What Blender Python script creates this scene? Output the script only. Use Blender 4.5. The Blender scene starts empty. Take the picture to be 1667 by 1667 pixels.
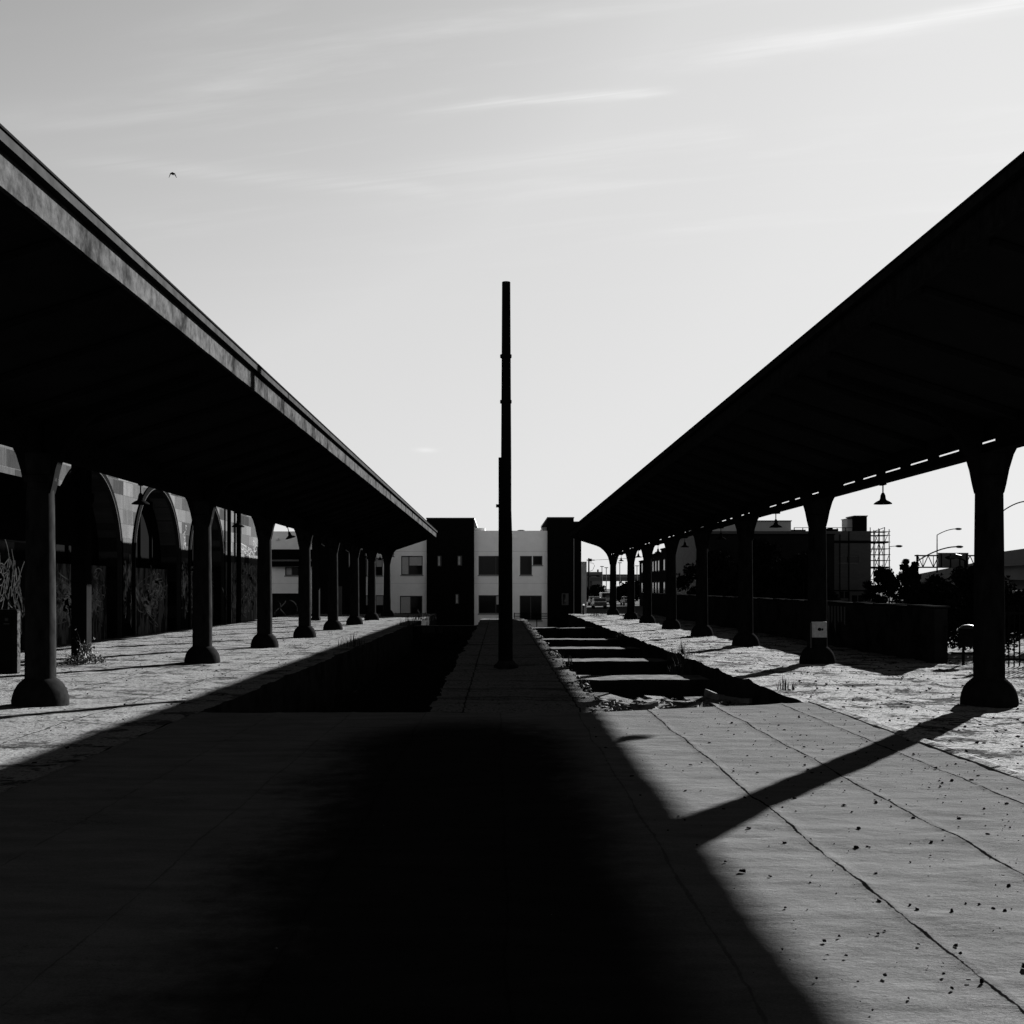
import bpy, math, random
import numpy as np
from mathutils import Vector

R = math.radians
SC = bpy.context.scene
COL = SC.collection
random.seed(7)
rng = np.random.default_rng(7)

# ------------------------------------------------------------------ camera, sky, sun, exposure
F, U0, V0, EYE = 1800.0, 812.0, 957.0, 1.6          # focal length and vanishing point in 1667 px photo units
cam = bpy.data.cameras.new('camera')
cam_o = bpy.data.objects.new('camera', cam)
COL.objects.link(cam_o)
cam_o.location = (0, 0, EYE)
cam_o.rotation_euler = (R(90), 0, 0)
cam.sensor_width = 36
cam.lens = 36 * F / 1667
cam.shift_x = (833.5 - U0) / 1667
cam.shift_y = (V0 - 833.5) / 1667
cam.clip_start = 0.05
cam.clip_end = 6000
SC.camera = cam_o

EXPO = 12.0
SUN_EL, SUN_AZ = R(18.3), R(34.6)
vs = SC.view_settings
vs.view_transform = 'Standard'
vs.look = 'None'
vs.exposure = math.log2(EXPO)
vs.gamma = 1.0
vs.use_curve_mapping = False
SC.cycles.max_bounces = 6
SC.cycles.diffuse_bounces = 3

sun = bpy.data.lights.new('sun', 'SUN')
sun.energy = 5.0
sun.angle = R(0.53)
sun.color = (1, 1, 1)
sun_o = bpy.data.objects.new('sun', sun)
COL.objects.link(sun_o)
sd = Vector((math.sin(SUN_AZ) * math.cos(SUN_EL), math.cos(SUN_AZ) * math.cos(SUN_EL), math.sin(SUN_EL)))
sun_o.rotation_euler = sd.to_track_quat('Z', 'Y').to_euler()
sun_o.location = (60, 80, 60)

world = bpy.data.worlds.new('World')
SC.world = world
world.use_nodes = True


class NT:
    """tiny helper to wire math nodes"""
    def __init__(s, tree): s.t = tree
    def new(s, k): return s.t.nodes.new(k)
    def link(s, a, b): s.t.links.new(a, b)
    def m(s, op, a, b=None, c=None, clamp=False):
        n = s.new('ShaderNodeMath'); n.operation = op; n.use_clamp = clamp
        for i, x in enumerate((a, b, c)):
            if x is None: continue
            if isinstance(x, (int, float)): n.inputs[i].default_value = x
            else: s.link(x, n.inputs[i])
        return n.outputs[0]
    def gauss(s, x, x0, w):
        d = s.m('DIVIDE', s.m('SUBTRACT', x, x0), w)
        return s.m('EXPONENT', s.m('MULTIPLY', s.m('MULTIPLY', d, d), -1.0))
    def step(s, x, a, b):
        n = s.new('ShaderNodeMapRange'); n.interpolation_type = 'SMOOTHSTEP'
        s.link(x, n.inputs[0]); n.inputs[1].default_value = a; n.inputs[2].default_value = b
        return n.outputs[0]
    def noise(s, vec, scale, detail=4, rough=.55, dim='3D', dist=0):
        n = s.new('ShaderNodeTexNoise'); n.noise_dimensions = dim
        n.inputs['Scale'].default_value = scale; n.inputs['Detail'].default_value = detail
        n.inputs['Roughness'].default_value = rough; n.inputs['Distortion'].default_value = dist
        if vec is not None: s.link(vec, n.inputs['Vector'])
        return n.outputs[0]
    def mapping(s, vec, scale=(1, 1, 1), loc=(0, 0, 0), rot=(0, 0, 0)):
        n = s.new('ShaderNodeMapping'); s.link(vec, n.inputs[0])
        n.inputs[1].default_value = loc; n.inputs[2].default_value = rot; n.inputs[3].default_value = scale
        return n.outputs[0]
    def ramp(s, x, pts):
        n = s.new('ShaderNodeValToRGB'); s.link(x, n.inputs[0])
        el = n.color_ramp.elements
        while len(el) < len(pts): el.new(.5)
        for e, (p, v) in zip(el, pts): e.position = p; e.color = (v, v, v, 1)
        return n.outputs[0]
    def comb(s, x, y, z):
        n = s.new('ShaderNodeCombineXYZ')
        for i, q in enumerate((x, y, z)):
            if isinstance(q, (int, float)): n.inputs[i].default_value = q
            else: s.link(q, n.inputs[i])
        return n.outputs[0]


def build_sky():
    w = NT(world.node_tree)
    bg = world.node_tree.nodes['Background']
    sk = w.new('ShaderNodeTexSky'); sk.sky_type = 'NISHITA'; sk.sun_disc = False
    sk.sun_elevation = SUN_EL; sk.sun_rotation = SUN_AZ
    sep = w.new('ShaderNodeSeparateColor'); w.link(sk.outputs[0], sep.inputs[0])
    # black-and-white film: one channel of the sky, then the film's response
    lum = w.m('MULTIPLY', sep.outputs[1], .1)
    comp = w.m('DIVIDE', lum, w.m('ADD', lum, .62))           # 0..1 compressed
    film = w.ramp(comp, [(0, 0), (.09, .008), (.16, .07), (.23, .275), (.32, .49), (.45, .70), (.61, .78), (.78, .83), (.92, .90), (1, .94)])
    tc = w.new('ShaderNodeTexCoord')
    sx = w.new('ShaderNodeSeparateXYZ'); w.link(tc.outputs['Generated'], sx.inputs[0])
    z = w.m('MAXIMUM', sx.outputs[2], .02)
    px = w.m('DIVIDE', sx.outputs[0], z); py = w.m('DIVIDE', sx.outputs[1], z)
    # a thin cirrus layer, streaked along one wind direction
    u = w.m('SUBTRACT', w.m('MULTIPLY', px, .958), w.m('MULTIPLY', py, .287))
    v = w.m('ADD', w.m('MULTIPLY', px, .287), w.m('MULTIPLY', py, .958))
    n1 = w.noise(w.comb(w.m('MULTIPLY', u, .9), w.m('MULTIPLY', v, 5.0), 0.0), 1.0, 6, .6, dist=.4)
    n2 = w.noise(w.comb(w.m('MULTIPLY', u, .5), w.m('MULTIPLY', v, 1.6), 3.1), 1.0, 4, .55)
    wisp = w.m('MULTIPLY', w.step(n1, .46, .78), w.step(n2, .42, .66))
    warp = w.noise(w.comb(u, v, 7.7), 3.0, 3)
    vv = w.m('ADD', v, w.m('MULTIPLY', w.m('SUBTRACT', warp, .5), .09))
    thread = w.step(w.noise(w.comb(w.m('MULTIPLY', u, 2.0), w.m('MULTIPLY', v, 40.0), 1.0), 1.0, 4), .3, .7)

    def trail(u_a, v_a, u_b, v_b, wd, gain):
        k = (v_b - v_a) / (u_b - u_a)
        d = w.m('SUBTRACT', vv, w.m('ADD', w.m('MULTIPLY', u, k), v_a - k * u_a))
        g = w.gauss(d, 0.0, wd)
        win = w.m('MULTIPLY', w.step(u, u_a - .1, u_a + .25), w.m('SUBTRACT', 1.0, w.step(u, u_b - .05, u_b + .06)))
        return w.m('MULTIPLY', w.m('MULTIPLY', g, win), w.m('MULTIPLY', w.m('ADD', thread, .35), gain))
    t1 = trail(-.84, 2.181, -.33, 2.215, .020, .11)
    t2 = trail(-.25, 2.117, .50, 2.05, .03, .11)
    t3 = trail(-1.75, 2.17, -.95, 2.62, .06, .045)
    t4 = trail(-1.05, 2.50, -.2, 2.48, .06, .035)
    puff = w.m('MULTIPLY', w.m('MULTIPLY', w.gauss(px, -.53, .07), w.gauss(py, 8.03, .13)), .10)
    cl = w.m('ADD', w.m('ADD', w.m('ADD', t1, t2), w.m('ADD', t3, t4)), w.m('ADD', puff, w.m('MULTIPLY', w.m('MULTIPLY', wisp, .12), w.step(sx.outputs[2], .22, .42))))
    cl = w.m('MULTIPLY', cl, w.step(sx.outputs[2], .03, .15))
    val = w.m('ADD', film, cl)
    col = w.new('ShaderNodeCombineColor')
    o = w.m('MULTIPLY', val, 1.0 / (.1 * EXPO))
    for i in range(3): w.link(o, col.inputs[i])
    w.link(col.outputs[0], bg.inputs[0])
    bg.inputs[1].default_value = .1


build_sky()


# ------------------------------------------------------------------ helpers
def P(u, v, Y):
    """point seen at photo pixel (u, v) at depth Y"""
    return ((u - U0) / F * Y, Y, EYE - (v - V0) / F * Y)


def X(u, Y): return (u - U0) / F * Y
def Zv(v, Y): return EYE - (v - V0) / F * Y


MATS = {}


def mat(name, base, rough=.8, var=0.0, scale=4.0, bump=0.0, bscale=30.0, stretch=(1, 1, 1), spec=.3, blotch=None, metal=0.0):
    """grey procedural material: two octaves of noise variation, optional blotches and bump"""
    if name in MATS: return MATS[name]
    m = bpy.data.materials.new(name); m.use_nodes = True
    t = NT(m.node_tree); b = m.node_tree.nodes['Principled BSDF']
    b.inputs['Roughness'].default_value = rough
    b.inputs['Specular IOR Level'].default_value = spec
    b.inputs['Metallic'].default_value = metal
    tc = t.new('ShaderNodeTexCoord'); vec = t.mapping(tc.outputs['Object'], stretch)
    val = None
    if var:
        n = t.noise(vec, scale, 6, .6)
        f = t.m('ADD', t.m('MULTIPLY', t.m('SUBTRACT', n, .5), 2.6 * var), 1.0)
        val = t.m('MULTIPLY', f, base)
    if blotch:                                            # (scale, low, high, factor): stains
        n = t.noise(vec, blotch[0], 5, .62, dist=.3)
        f = t.m('SUBTRACT', 1.0, t.m('MULTIPLY', t.step(n, blotch[1], blotch[2]), 1 - blotch[3]))
        val = t.m('MULTIPLY', val if val is not None else base, f)
    if val is not None:
        val = t.m('MAXIMUM', val, .002)
        c = t.new('ShaderNodeCombineColor')
        for i in range(3): t.link(val, c.inputs[i])
        t.link(c.outputs[0], b.inputs['Base Color'])
    else:
        b.inputs['Base Color'].default_value = (base, base, base, 1)
    if bump:
        n = t.noise(vec, bscale, 5, .6)
        bn = t.new('ShaderNodeBump'); bn.inputs['Strength'].default_value = 1.0
        bn.inputs['Distance'].default_value = bump
        t.link(n, bn.inputs['Height']); t.link(bn.outputs[0], b.inputs['Normal'])
    MATS[name] = m
    return m


class MB:
    """collects shapes in world coordinates; build() links them as one mesh object"""
    def __init__(s): s.v = []; s.f = []
    def add(s, vs_, fs):
        k = len(s.v); s.v += [tuple(p) for p in vs_]; s.f += [tuple(i + k for i in f) for f in fs]; return s
    def box(s, x0, x1, y0, y1, z0, z1):
        return s.add([(x0, y0, z0), (x1, y0, z0), (x1, y1, z0), (x0, y1, z0), (x0, y0, z1), (x1, y0, z1), (x1, y1, z1), (x0, y1, z1)],
                     [(0, 3, 2, 1), (4, 5, 6, 7), (0, 1, 5, 4), (1, 2, 6, 5), (2, 3, 7, 6), (3, 0, 4, 7)])
    def quad(s, a, b, c, d): return s.add([a, b, c, d], [(0, 1, 2, 3)])
    def prism_y(s, prof, y0, y1):
        """closed (x, z) outline, anticlockwise seen from -y, extruded along y"""
        n = len(prof)
        vs_ = [(x, y0, z) for x, z in prof] + [(x, y1, z) for x, z in prof]
        fs = [tuple(range(n)), tuple(range(2 * n - 1, n - 1, -1))]
        fs += [(i, i + n, (i + 1) % n + n, (i + 1) % n) for i in range(n)]
        return s.add(vs_, fs)
    def lathe(s, prof, cx, cy, n=20, cap=True):
        vs_, fs = [], []
        for r, z in prof:
            for k in range(n):
                a = 2 * math.pi * k / n
                vs_.append((cx + r * math.cos(a), cy + r * math.sin(a), z))
        for j in range(len(prof) - 1):
            for k in range(n):
                k2 = (k + 1) % n
                fs.append((j * n + k, j * n + k2, (j + 1) * n + k2, (j + 1) * n + k))
        if cap:
            fs.append(tuple(range(n - 1, -1, -1))); q = (len(prof) - 1) * n
            fs.append(tuple(range(q, q + n)))
        return s.add(vs_, fs)
    def tube(s, pts, r, n=8):
        pts = [Vector(p) for p in pts]; rs = r if isinstance(r, (list, tuple)) else [r] * len(pts)
        vs_, fs = [], []
        for i, p in enumerate(pts):
            d = (pts[min(i + 1, len(pts) - 1)] - pts[max(i - 1, 0)]).normalized()
            a = d.cross(Vector((0, 0, 1)))
            if a.length < .01: a = d.cross(Vector((0, 1, 0)))
            a.normalize(); b = a.cross(d)
            for k in range(n):
                t = 2 * math.pi * k / n
                vs_.append(p + (a * math.cos(t) + b * math.sin(t)) * rs[i])
        for j in range(len(pts) - 1):
            for k in range(n):
                k2 = (k + 1) % n
                fs.append((j * n + k, j * n + k2, (j + 1) * n + k2, (j + 1) * n + k))
        fs.append(tuple(range(n - 1, -1, -1))); q = (len(pts) - 1) * n; fs.append(tuple(range(q, q + n)))
        return s.add(vs_, fs)
    def build(s, name, m, parent=None, loc=None, smooth=False, bevel=0.0):
        if parent is not None:
            o0 = Vector((0, 0, 0)); q = parent
            while q is not None: o0 += Vector(q.location); q = q.parent
        else:
            o0 = Vector(loc or (0, 0, 0))
        me = bpy.data.meshes.new(name)
        me.from_pydata([(p[0] - o0.x, p[1] - o0.y, p[2] - o0.z) for p in s.v], [], s.f)
        me.update()
        if smooth:
            me.polygons.foreach_set('use_smooth', [True] * len(me.polygons))
            me.set_sharp_from_angle(angle=R(38))
        me.materials.append(m)
        o = bpy.data.objects.new(name, me); COL.objects.link(o)
        if parent is not None: o.parent = parent
        else: o.location = o0
        if bevel:
            b = o.modifiers.new('bevel', 'BEVEL'); b.width = bevel; b.segments = 2; b.limit_method = 'ANGLE'
        return o


def tag(o, label, cat, group=None, kind=None):
    o['label'] = label; o['category'] = cat
    if group: o['group'] = group
    if kind: o['kind'] = kind
    return o


def thing(name, label, cat, loc, group=None, kind=None):
    o = bpy.data.objects.new(name, None); COL.objects.link(o)
    o.empty_display_size = .2; o.location = loc
    return tag(o, label, cat, group, kind)


def copy_tree(o, parent=None, loc=None, rotz=None, label=None):
    c = o.copy(); COL.objects.link(c)
    if parent is not None: c.parent = parent
    if loc is not None: c.location = loc
    if rotz is not None: c.rotation_euler = (0, 0, rotz)
    if label: c['label'] = label
    for ch in list(o.children): copy_tree(ch, c)
    return c


def np_mesh(name, verts, faces, m, smooth=True):
    me = bpy.data.meshes.new(name)
    nv, nf, k = len(verts), len(faces), faces.shape[1]
    me.vertices.add(nv); me.vertices.foreach_set('co', np.asarray(verts, np.float32).ravel())
    me.loops.add(nf * k); me.loops.foreach_set('vertex_index', np.asarray(faces, np.int32).ravel())
    me.polygons.add(nf)
    me.polygons.foreach_set('loop_start', np.arange(0, nf * k, k, dtype=np.int32))
    me.update(calc_edges=True); me.validate()
    if smooth: me.polygons.foreach_set('use_smooth', [True] * len(me.polygons))
    me.materials.append(m)
    o = bpy.data.objects.new(name, me); COL.objects.link(o)
    return o


def vnoise(x, y, seed):
    """smooth value noise"""
    r = np.random.default_rng(seed).random((256, 256))
    xi = np.floor(x).astype(int); yi = np.floor(y).astype(int)
    fx = x - xi; fy = y - yi
    fx = fx * fx * (3 - 2 * fx); fy = fy * fy * (3 - 2 * fy)
    g = lambda a, b: r[a % 256, b % 256]
    return (g(xi, yi) * (1 - fx) * (1 - fy) + g(xi + 1, yi) * fx * (1 - fy) + g(xi, yi + 1) * (1 - fx) * fy + g(xi + 1, yi + 1) * fx * fy) - .5


GROUND_Z = -1.2

# ------------------------------------------------------------------ materials
M_black = mat('black paint', .004, .7, .4, 3, spec=0)
M_under = mat('tarred boards', .006, .9, .4, 2, spec=0)
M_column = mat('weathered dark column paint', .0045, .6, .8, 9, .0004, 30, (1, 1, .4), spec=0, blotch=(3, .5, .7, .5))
M_column_sun = mat('sun-lightened column paint', .0065, .6, .8, 9, .0004, 30, (1, 1, .4), spec=0, blotch=(3, .5, .7, .5))  # column paint lightened to brighten the sunlit rims
M_base = mat('dark cast base', .0050, .7, .6, 8, .002, 25, spec=0)
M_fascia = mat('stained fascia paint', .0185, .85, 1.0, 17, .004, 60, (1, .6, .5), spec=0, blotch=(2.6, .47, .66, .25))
M_fascia_shade = mat('shaded fascia paint', .006, .85, .8, 17, .004, 60, (1, .6, .5), spec=0)  # fascia paint darkened for the canopy whose edge is in shade
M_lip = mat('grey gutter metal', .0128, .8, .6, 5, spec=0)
M_stucco = mat('white stucco', .84, .9, .10, 2, .004, 40, spec=.15)
M_stucco2 = mat('grey stucco', .22, .9, .12, 2, .004, 40, spec=.15)
M_dark = mat('dark cladding', .004, .8, .3, 3, spec=0)
M_glass = mat('dark window glass', .004, .08, spec=.12)
M_blind = mat('pale curtain', .42, .8, .35, 6, stretch=(8, 1, 1))
M_frame = mat('dark window frame', .03, .5)
M_steel = mat('galvanised steel', .02, .6, .2, 6, spec=.02)
M_iron = mat('dark iron', .0035, .7, .2, 6, spec=0)
M_pole = mat('dark timber pole', .003, .8, .5, 6, .004, 30, (1, 1, .15), spec=0)
M_concrete_dk = mat('dark mossy and shaded concrete', .0085, .95, .6, 3, .01, 12, spec=0, blotch=(1.5, .48, .62, .5))
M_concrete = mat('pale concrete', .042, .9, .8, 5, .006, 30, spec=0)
M_leaf = mat('pale weed leaf', .075, .8, .4, 20, spec=0)
M_grass = mat('dried grass blade', .02, .8, .4, 20, spec=0)
M_foliage = mat('dark foliage', .0035, .9, .6, 1.2, spec=0)
M_bark = mat('dark bark', .0085, .9, .4, 8, spec=0)
M_rubble = mat('dark clod', .0022, .95, .4, 30, spec=0)
M_stone = mat('pale rubble', .042, .9, .4, 20, .005, 40, spec=0)
M_graf = mat('faded spray paint', .14, .8, .8, 3, spec=.05, blotch=(2.2, .45, .62, .12))
M_graf_lit = mat('white spray paint', .06, .8, .3, 9, spec=0)
M_asphalt = mat('street asphalt', .0355, .9, .25, .4, spec=0)
M_gravel = mat('dark pit gravel', .0043, 1, .7, 6, .03, 14, spec=0)


def ground_mat(name, base, dirt, streak=(1, 1, 1), fine=.5, bump=.012, thr=(.50, .64), sc=.9):
    m = bpy.data.materials.new(name); m.use_nodes = True
    t = NT(m.node_tree); b = m.node_tree.nodes['Principled BSDF']
    b.inputs['Roughness'].default_value = .95; b.inputs['Specular IOR Level'].default_value = 0
    tc = t.new('ShaderNodeTexCoord'); vec = tc.outputs['Object']
    st = t.mapping(vec, streak)
    big = t.noise(st, sc, 6, .65, dist=.5)
    mid = t.noise(st, sc * 7, 6, .7)
    spk = t.noise(vec, 26, 4, .7)
    d = t.step(t.m('ADD', t.m('MULTIPLY', big, .62), t.m('MULTIPLY', mid, .38)), *thr)
    grit = t.m('SUBTRACT', 1.0, t.m('MULTIPLY', t.step(spk, .52, .62), .75))
    va = t.m('ADD', 1 - fine * .5, t.m('MULTIPLY', t.noise(vec, 4, 7, .7), fine))
    mix = t.m('ADD', t.m('MULTIPLY', t.m('SUBTRACT', 1.0, d), base), t.m('MULTIPLY', d, dirt))
    val = t.m('MULTIPLY', t.m('MULTIPLY', mix, grit), va)
    sp_ = t.new('ShaderNodeSeparateXYZ'); t.link(vec, sp_.inputs[0])
    wv = t.m('MULTIPLY', t.m('SUBTRACT', t.noise(vec, 2.2, 5, .7), .5), .10)
    jn = None
    for ax, per in ((0, 1.55), (1, 3.1)):                   # poured-slab joints
        q = t.m('ABSOLUTE', t.m('SUBTRACT', t.m('FRACT', t.m('DIVIDE', t.m('ADD', t.m('ADD', sp_.outputs[ax], wv), 40.0), per)), .5))
        l = t.m('LESS_THAN', q, t.m('MULTIPLY', t.noise(vec, 3, 3), .026 / per))
        jn = l if jn is None else t.m('MAXIMUM', jn, l)
    val = t.m('MULTIPLY', val, t.m('SUBTRACT', 1.0, t.m('MULTIPLY', jn, .75)))
    c = t.new('ShaderNodeCombineColor')
    for i in range(3): t.link(val, c.inputs[i])
    t.link(c.outputs[0], b.inputs['Base Color'])
    h = t.m('ADD', t.m('MULTIPLY', t.noise(vec, 9, 6, .7), .7), t.m('MULTIPLY', spk, .3))
    bn = t.new('ShaderNodeBump'); bn.inputs['Distance'].default_value = bump
    t.link(h, bn.inputs['Height']); t.link(bn.outputs[0], b.inputs['Normal'])
    return m


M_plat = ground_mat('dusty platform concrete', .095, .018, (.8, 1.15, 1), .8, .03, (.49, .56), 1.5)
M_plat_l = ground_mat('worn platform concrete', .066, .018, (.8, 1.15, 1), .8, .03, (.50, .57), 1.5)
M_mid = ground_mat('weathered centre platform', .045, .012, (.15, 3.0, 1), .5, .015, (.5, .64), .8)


def deck_mat():
    m = bpy.data.materials.new('grey roofing felt'); m.use_nodes = True
    t = NT(m.node_tree); b = m.node_tree.nodes['Principled BSDF']
    b.inputs['Roughness'].default_value = .9; b.inputs['Specular IOR Level'].default_value = 0
    tc = t.new('ShaderNodeTexCoord'); vec = tc.outputs['Object']
    s = t.new('ShaderNodeSeparateXYZ'); t.link(vec, s.inputs[0])
    grain = t.noise(vec, 85, 4, .8)
    mid = t.noise(t.mapping(vec, (.6, 2.2, 1)), 2.2, 6, .65)
    va = t.m('ADD', .38, t.m('MULTIPLY', mid, .98))
    va = t.m('MULTIPLY', va, t.m('ADD', .35, t.m('MULTIPLY', grain, 1.3)))
    # wavy dark seams where the sheets lap
    at = t.new('ShaderNodeAttribute'); at.attribute_name = 'seam'
    fine = t.m('MULTIPLY', t.m('SUBTRACT', t.noise(vec, 7, 4, .7), .5), .035)
    ph = t.m('FRACT', t.m('ADD', t.m('ADD', at.outputs['Fac'], fine), 20.5))
    dist = t.m('MULTIPLY', t.m('ABSOLUTE', t.m('SUBTRACT', ph, .5)), .955)
    wid = t.m('MULTIPLY', t.step(t.noise(vec, 2.5, 4, .7), .25, .75), .012)
    crisp = t.m('SUBTRACT', 1.0, t.step(t.m('SUBTRACT', dist, wid), -.002, .003))
    seam = t.m('SUBTRACT', 1.0, t.m('MULTIPLY', crisp, t.m('ADD', .3, t.m('MULTIPLY', t.step(s.outputs[0], .9, 1.6), .66))))  # seam tone weakened on the half lying in shadow
    # faint cross cracks and scuffs
    ck = t.noise(t.mapping(vec, (.5, 1.6, 1)), 1.7, 6, .7, dist=.6)
    crack = t.m('MULTIPLY', t.m('LESS_THAN', t.m('ABSOLUTE', t.m('SUBTRACT', ck, .5)), .0022), t.step(t.noise(vec, .8, 3), .5, .6))
    seam = t.m('MULTIPLY', seam, t.m('SUBTRACT', 1.0, t.m('MULTIPLY', crack, .6)))
    # dark core of the foreground shadow, painted into the felt colour
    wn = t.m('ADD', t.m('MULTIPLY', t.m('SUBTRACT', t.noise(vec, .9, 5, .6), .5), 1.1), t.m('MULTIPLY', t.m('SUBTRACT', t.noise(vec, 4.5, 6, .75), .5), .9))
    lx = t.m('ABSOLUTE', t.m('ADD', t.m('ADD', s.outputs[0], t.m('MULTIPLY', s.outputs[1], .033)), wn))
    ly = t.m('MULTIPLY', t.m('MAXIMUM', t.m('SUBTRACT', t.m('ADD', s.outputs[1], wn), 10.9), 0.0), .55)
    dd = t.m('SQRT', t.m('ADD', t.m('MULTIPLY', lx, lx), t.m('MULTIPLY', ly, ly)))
    core_fade = t.m('SUBTRACT', 1.0, t.step(s.outputs[0], .5, 1.15))  # fades the painted shadow core out before the sunlit side
    shadow_core = t.m('SUBTRACT', 1.0, t.m('MULTIPLY', t.m('SUBTRACT', 1.0, t.step(dd, .7, 1.7)), t.m('MULTIPLY', core_fade, .86)))
    val = t.m('MULTIPLY', t.m('MULTIPLY', t.m('MULTIPLY', va, seam), shadow_core), .043)
    c = t.new('ShaderNodeCombineColor')
    for i in range(3): t.link(val, c.inputs[i])
    t.link(c.outputs[0], b.inputs['Base Color'])
    h = t.m('ADD', t.m('MULTIPLY', t.noise(t.mapping(vec, (.9, 1.5, 1)), 6, 6, .65), .8), t.m('MULTIPLY', grain, .12))
    bn = t.new('ShaderNodeBump'); bn.inputs['Distance'].default_value = .016
    t.link(h, bn.inputs['Height']); t.link(bn.outputs[0], b.inputs['Normal'])
    return m


def stone_mat():
    m = bpy.data.materials.new('stone blocks'); m.use_nodes = True
    t = NT(m.node_tree); b = m.node_tree.nodes['Principled BSDF']
    b.inputs['Roughness'].default_value = .9; b.inputs['Specular IOR Level'].default_value = 0
    tc = t.new('ShaderNodeTexCoord'); s = t.new('ShaderNodeSeparateXYZ'); t.link(tc.outputs['Object'], s.inputs[0])
    uv = t.comb(s.outputs[1], s.outputs[2], 0.0)
    br = t.new('ShaderNodeTexBrick'); t.link(uv, br.inputs['Vector'])
    br.inputs['Scale'].default_value = 1.0; br.inputs['Brick Width'].default_value = .95; br.inputs['Row Height'].default_value = .46
    br.inputs['Mortar Size'].default_value = .012; br.inputs['Mortar Smooth'].default_value = .2; br.inputs['Bias'].default_value = 0
    br.inputs['Color1'].default_value = (0, 0, 0, 1); br.inputs['Color2'].default_value = (1, 1, 1, 1)
    br.inputs['Mortar'].default_value = (.62, .62, .62, 1)
    n = t.noise(t.comb(t.m('MULTIPLY', s.outputs[1], 3.0), t.m('MULTIPLY', s.outputs[2], .5), 0.0), 2.2, 6, .65)
    n2 = t.noise(tc.outputs['Object'], 14, 5, .7)
    f = t.m('MULTIPLY', t.m('ADD', .45, t.m('MULTIPLY', n, 1.1)), t.m('ADD', .7, t.m('MULTIPLY', n2, .6)))
    # masonry multiplied darker below a soft edge low on the wall
    base = t.m('ADD', .22, t.m('MULTIPLY', t.step(t.m('ADD', s.outputs[2], t.m('MULTIPLY', n2, .2)), 2.6, 2.75), .78))
    mx = t.new('ShaderNodeMix'); mx.data_type = 'RGBA'; mx.blend_type = 'MULTIPLY'; mx.inputs[0].default_value = 1
    c = t.new('ShaderNodeCombineColor'); g = t.m('MULTIPLY', f, base)
    for i in range(3): t.link(g, c.inputs[i])
    sb = t.new('ShaderNodeSeparateColor'); t.link(br.outputs['Color'], sb.inputs[0])
    t.link(t.ramp(sb.outputs[0], [(0, .007), (.3, .013), (.55, .020), (.8, .030), (1, .040)]), mx.inputs[6]); t.link(c.outputs[0], mx.inputs[7])
    t.link(mx.outputs[2], b.inputs['Base Color'])
    bn = t.new('ShaderNodeBump'); bn.inputs['Distance'].default_value = .01
    t.link(t.m('ADD', t.m('MULTIPLY', br.outputs['Fac'], -.6), n2), bn.inputs['Height']); t.link(bn.outputs[0], b.inputs['Normal'])
    return m


# ------------------------------------------------------------------ the setting: ground, deck, platforms
PLAT_END = 68.0
g = MB().quad((-900, -300, GROUND_Z), (900, -300, GROUND_Z), (900, 3000, GROUND_Z), (-900, 3000, GROUND_Z)).build('ground', M_asphalt)
tag(g, 'street level asphalt ground stretching to the horizon behind the sheds', 'ground', kind='structure')
g = MB().quad((-3.8, 13, GROUND_Z + .05), (4.2, 13, GROUND_Z + .05), (4.2, 60, GROUND_Z + .05), (-3.8, 60, GROUND_Z + .05)).build('pit_floor', M_gravel)
tag(g, 'dark gravel floor of the two sunken track pits', 'ground', kind='structure')


def slab(name, m, x0, x1, y0, y1, dx, dy, amp, seed, label, jag_left=0.0, jag_right=0.0, fn=None):
    """platform: a displaced top sheet with side walls"""
    nx = max(2, int((x1 - x0) / dx) + 1); ny = max(2, int((y1 - y0) / dy) + 1)
    xs = np.linspace(x0, x1, nx); ys = np.linspace(y0, y1, ny)
    gx, gy = np.meshgrid(xs, ys)
    z = amp * (vnoise(gx * 1.1, gy * 1.1, seed) + .6 * vnoise(gx * 3.3, gy * 3.3, seed + 1) + .4 * vnoise(gx * 8, gy * 8, seed + 2))
    jl = jag_left * (vnoise(gy * 1.3, gy * 0 + 3, seed + 3) + .7 * vnoise(gy * 5, gy * 0, seed + 4))
    jr = jag_right * (vnoise(gy * 1.3, gy * 0 + 3, seed + 5) + .7 * vnoise(gy * 5, gy * 0, seed + 6))
    t = (gx - x0) / (x1 - x0)
    gx = gx + jl * (1 - t) ** 6 + jr * t ** 6
    if fn is not None: gx, gy, z = fn(gx, gy, z)
    V = np.stack([gx, gy, z], -1).reshape(-1, 3)
    idx = np.arange(nx * ny).reshape(ny, nx)
    Fc = np.stack([idx[:-1, :-1], idx[:-1, 1:], idx[1:, 1:], idx[1:, :-1]], -1).reshape(-1, 4)
    loops = [idx[0, :], idx[:, -1], idx[-1, ::-1], idx[::-1, 0]]
    extra_v, extra_f = [], []; k = len(V)
    for lp in loops:
        top = V[lp]; low = top.copy(); low[:, 2] = GROUND_Z
        top2 = top.copy()
        extra_v += [top2, low]; n = len(lp)
        a = np.arange(n - 1)
        extra_f.append(np.stack([k + a, k + n + a, k + n + a + 1, k + a + 1], -1)); k += 2 * n
    V = np.concatenate([V] + extra_v); Fc = np.concatenate([Fc] + extra_f)
    ntop = (nx - 1) * (ny - 1)
    o = np_mesh(name, V, Fc, m)
    o.data.materials.append(M_concrete_dk)  # side walls coloured darker to stand for their shade
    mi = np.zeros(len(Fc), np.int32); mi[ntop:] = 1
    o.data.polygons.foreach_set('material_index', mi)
    return tag(o, label, name.split('.')[0].replace('_', ' '), kind='structure')


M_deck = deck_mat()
DY0, DY1 = -4.0, 14.15


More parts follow.
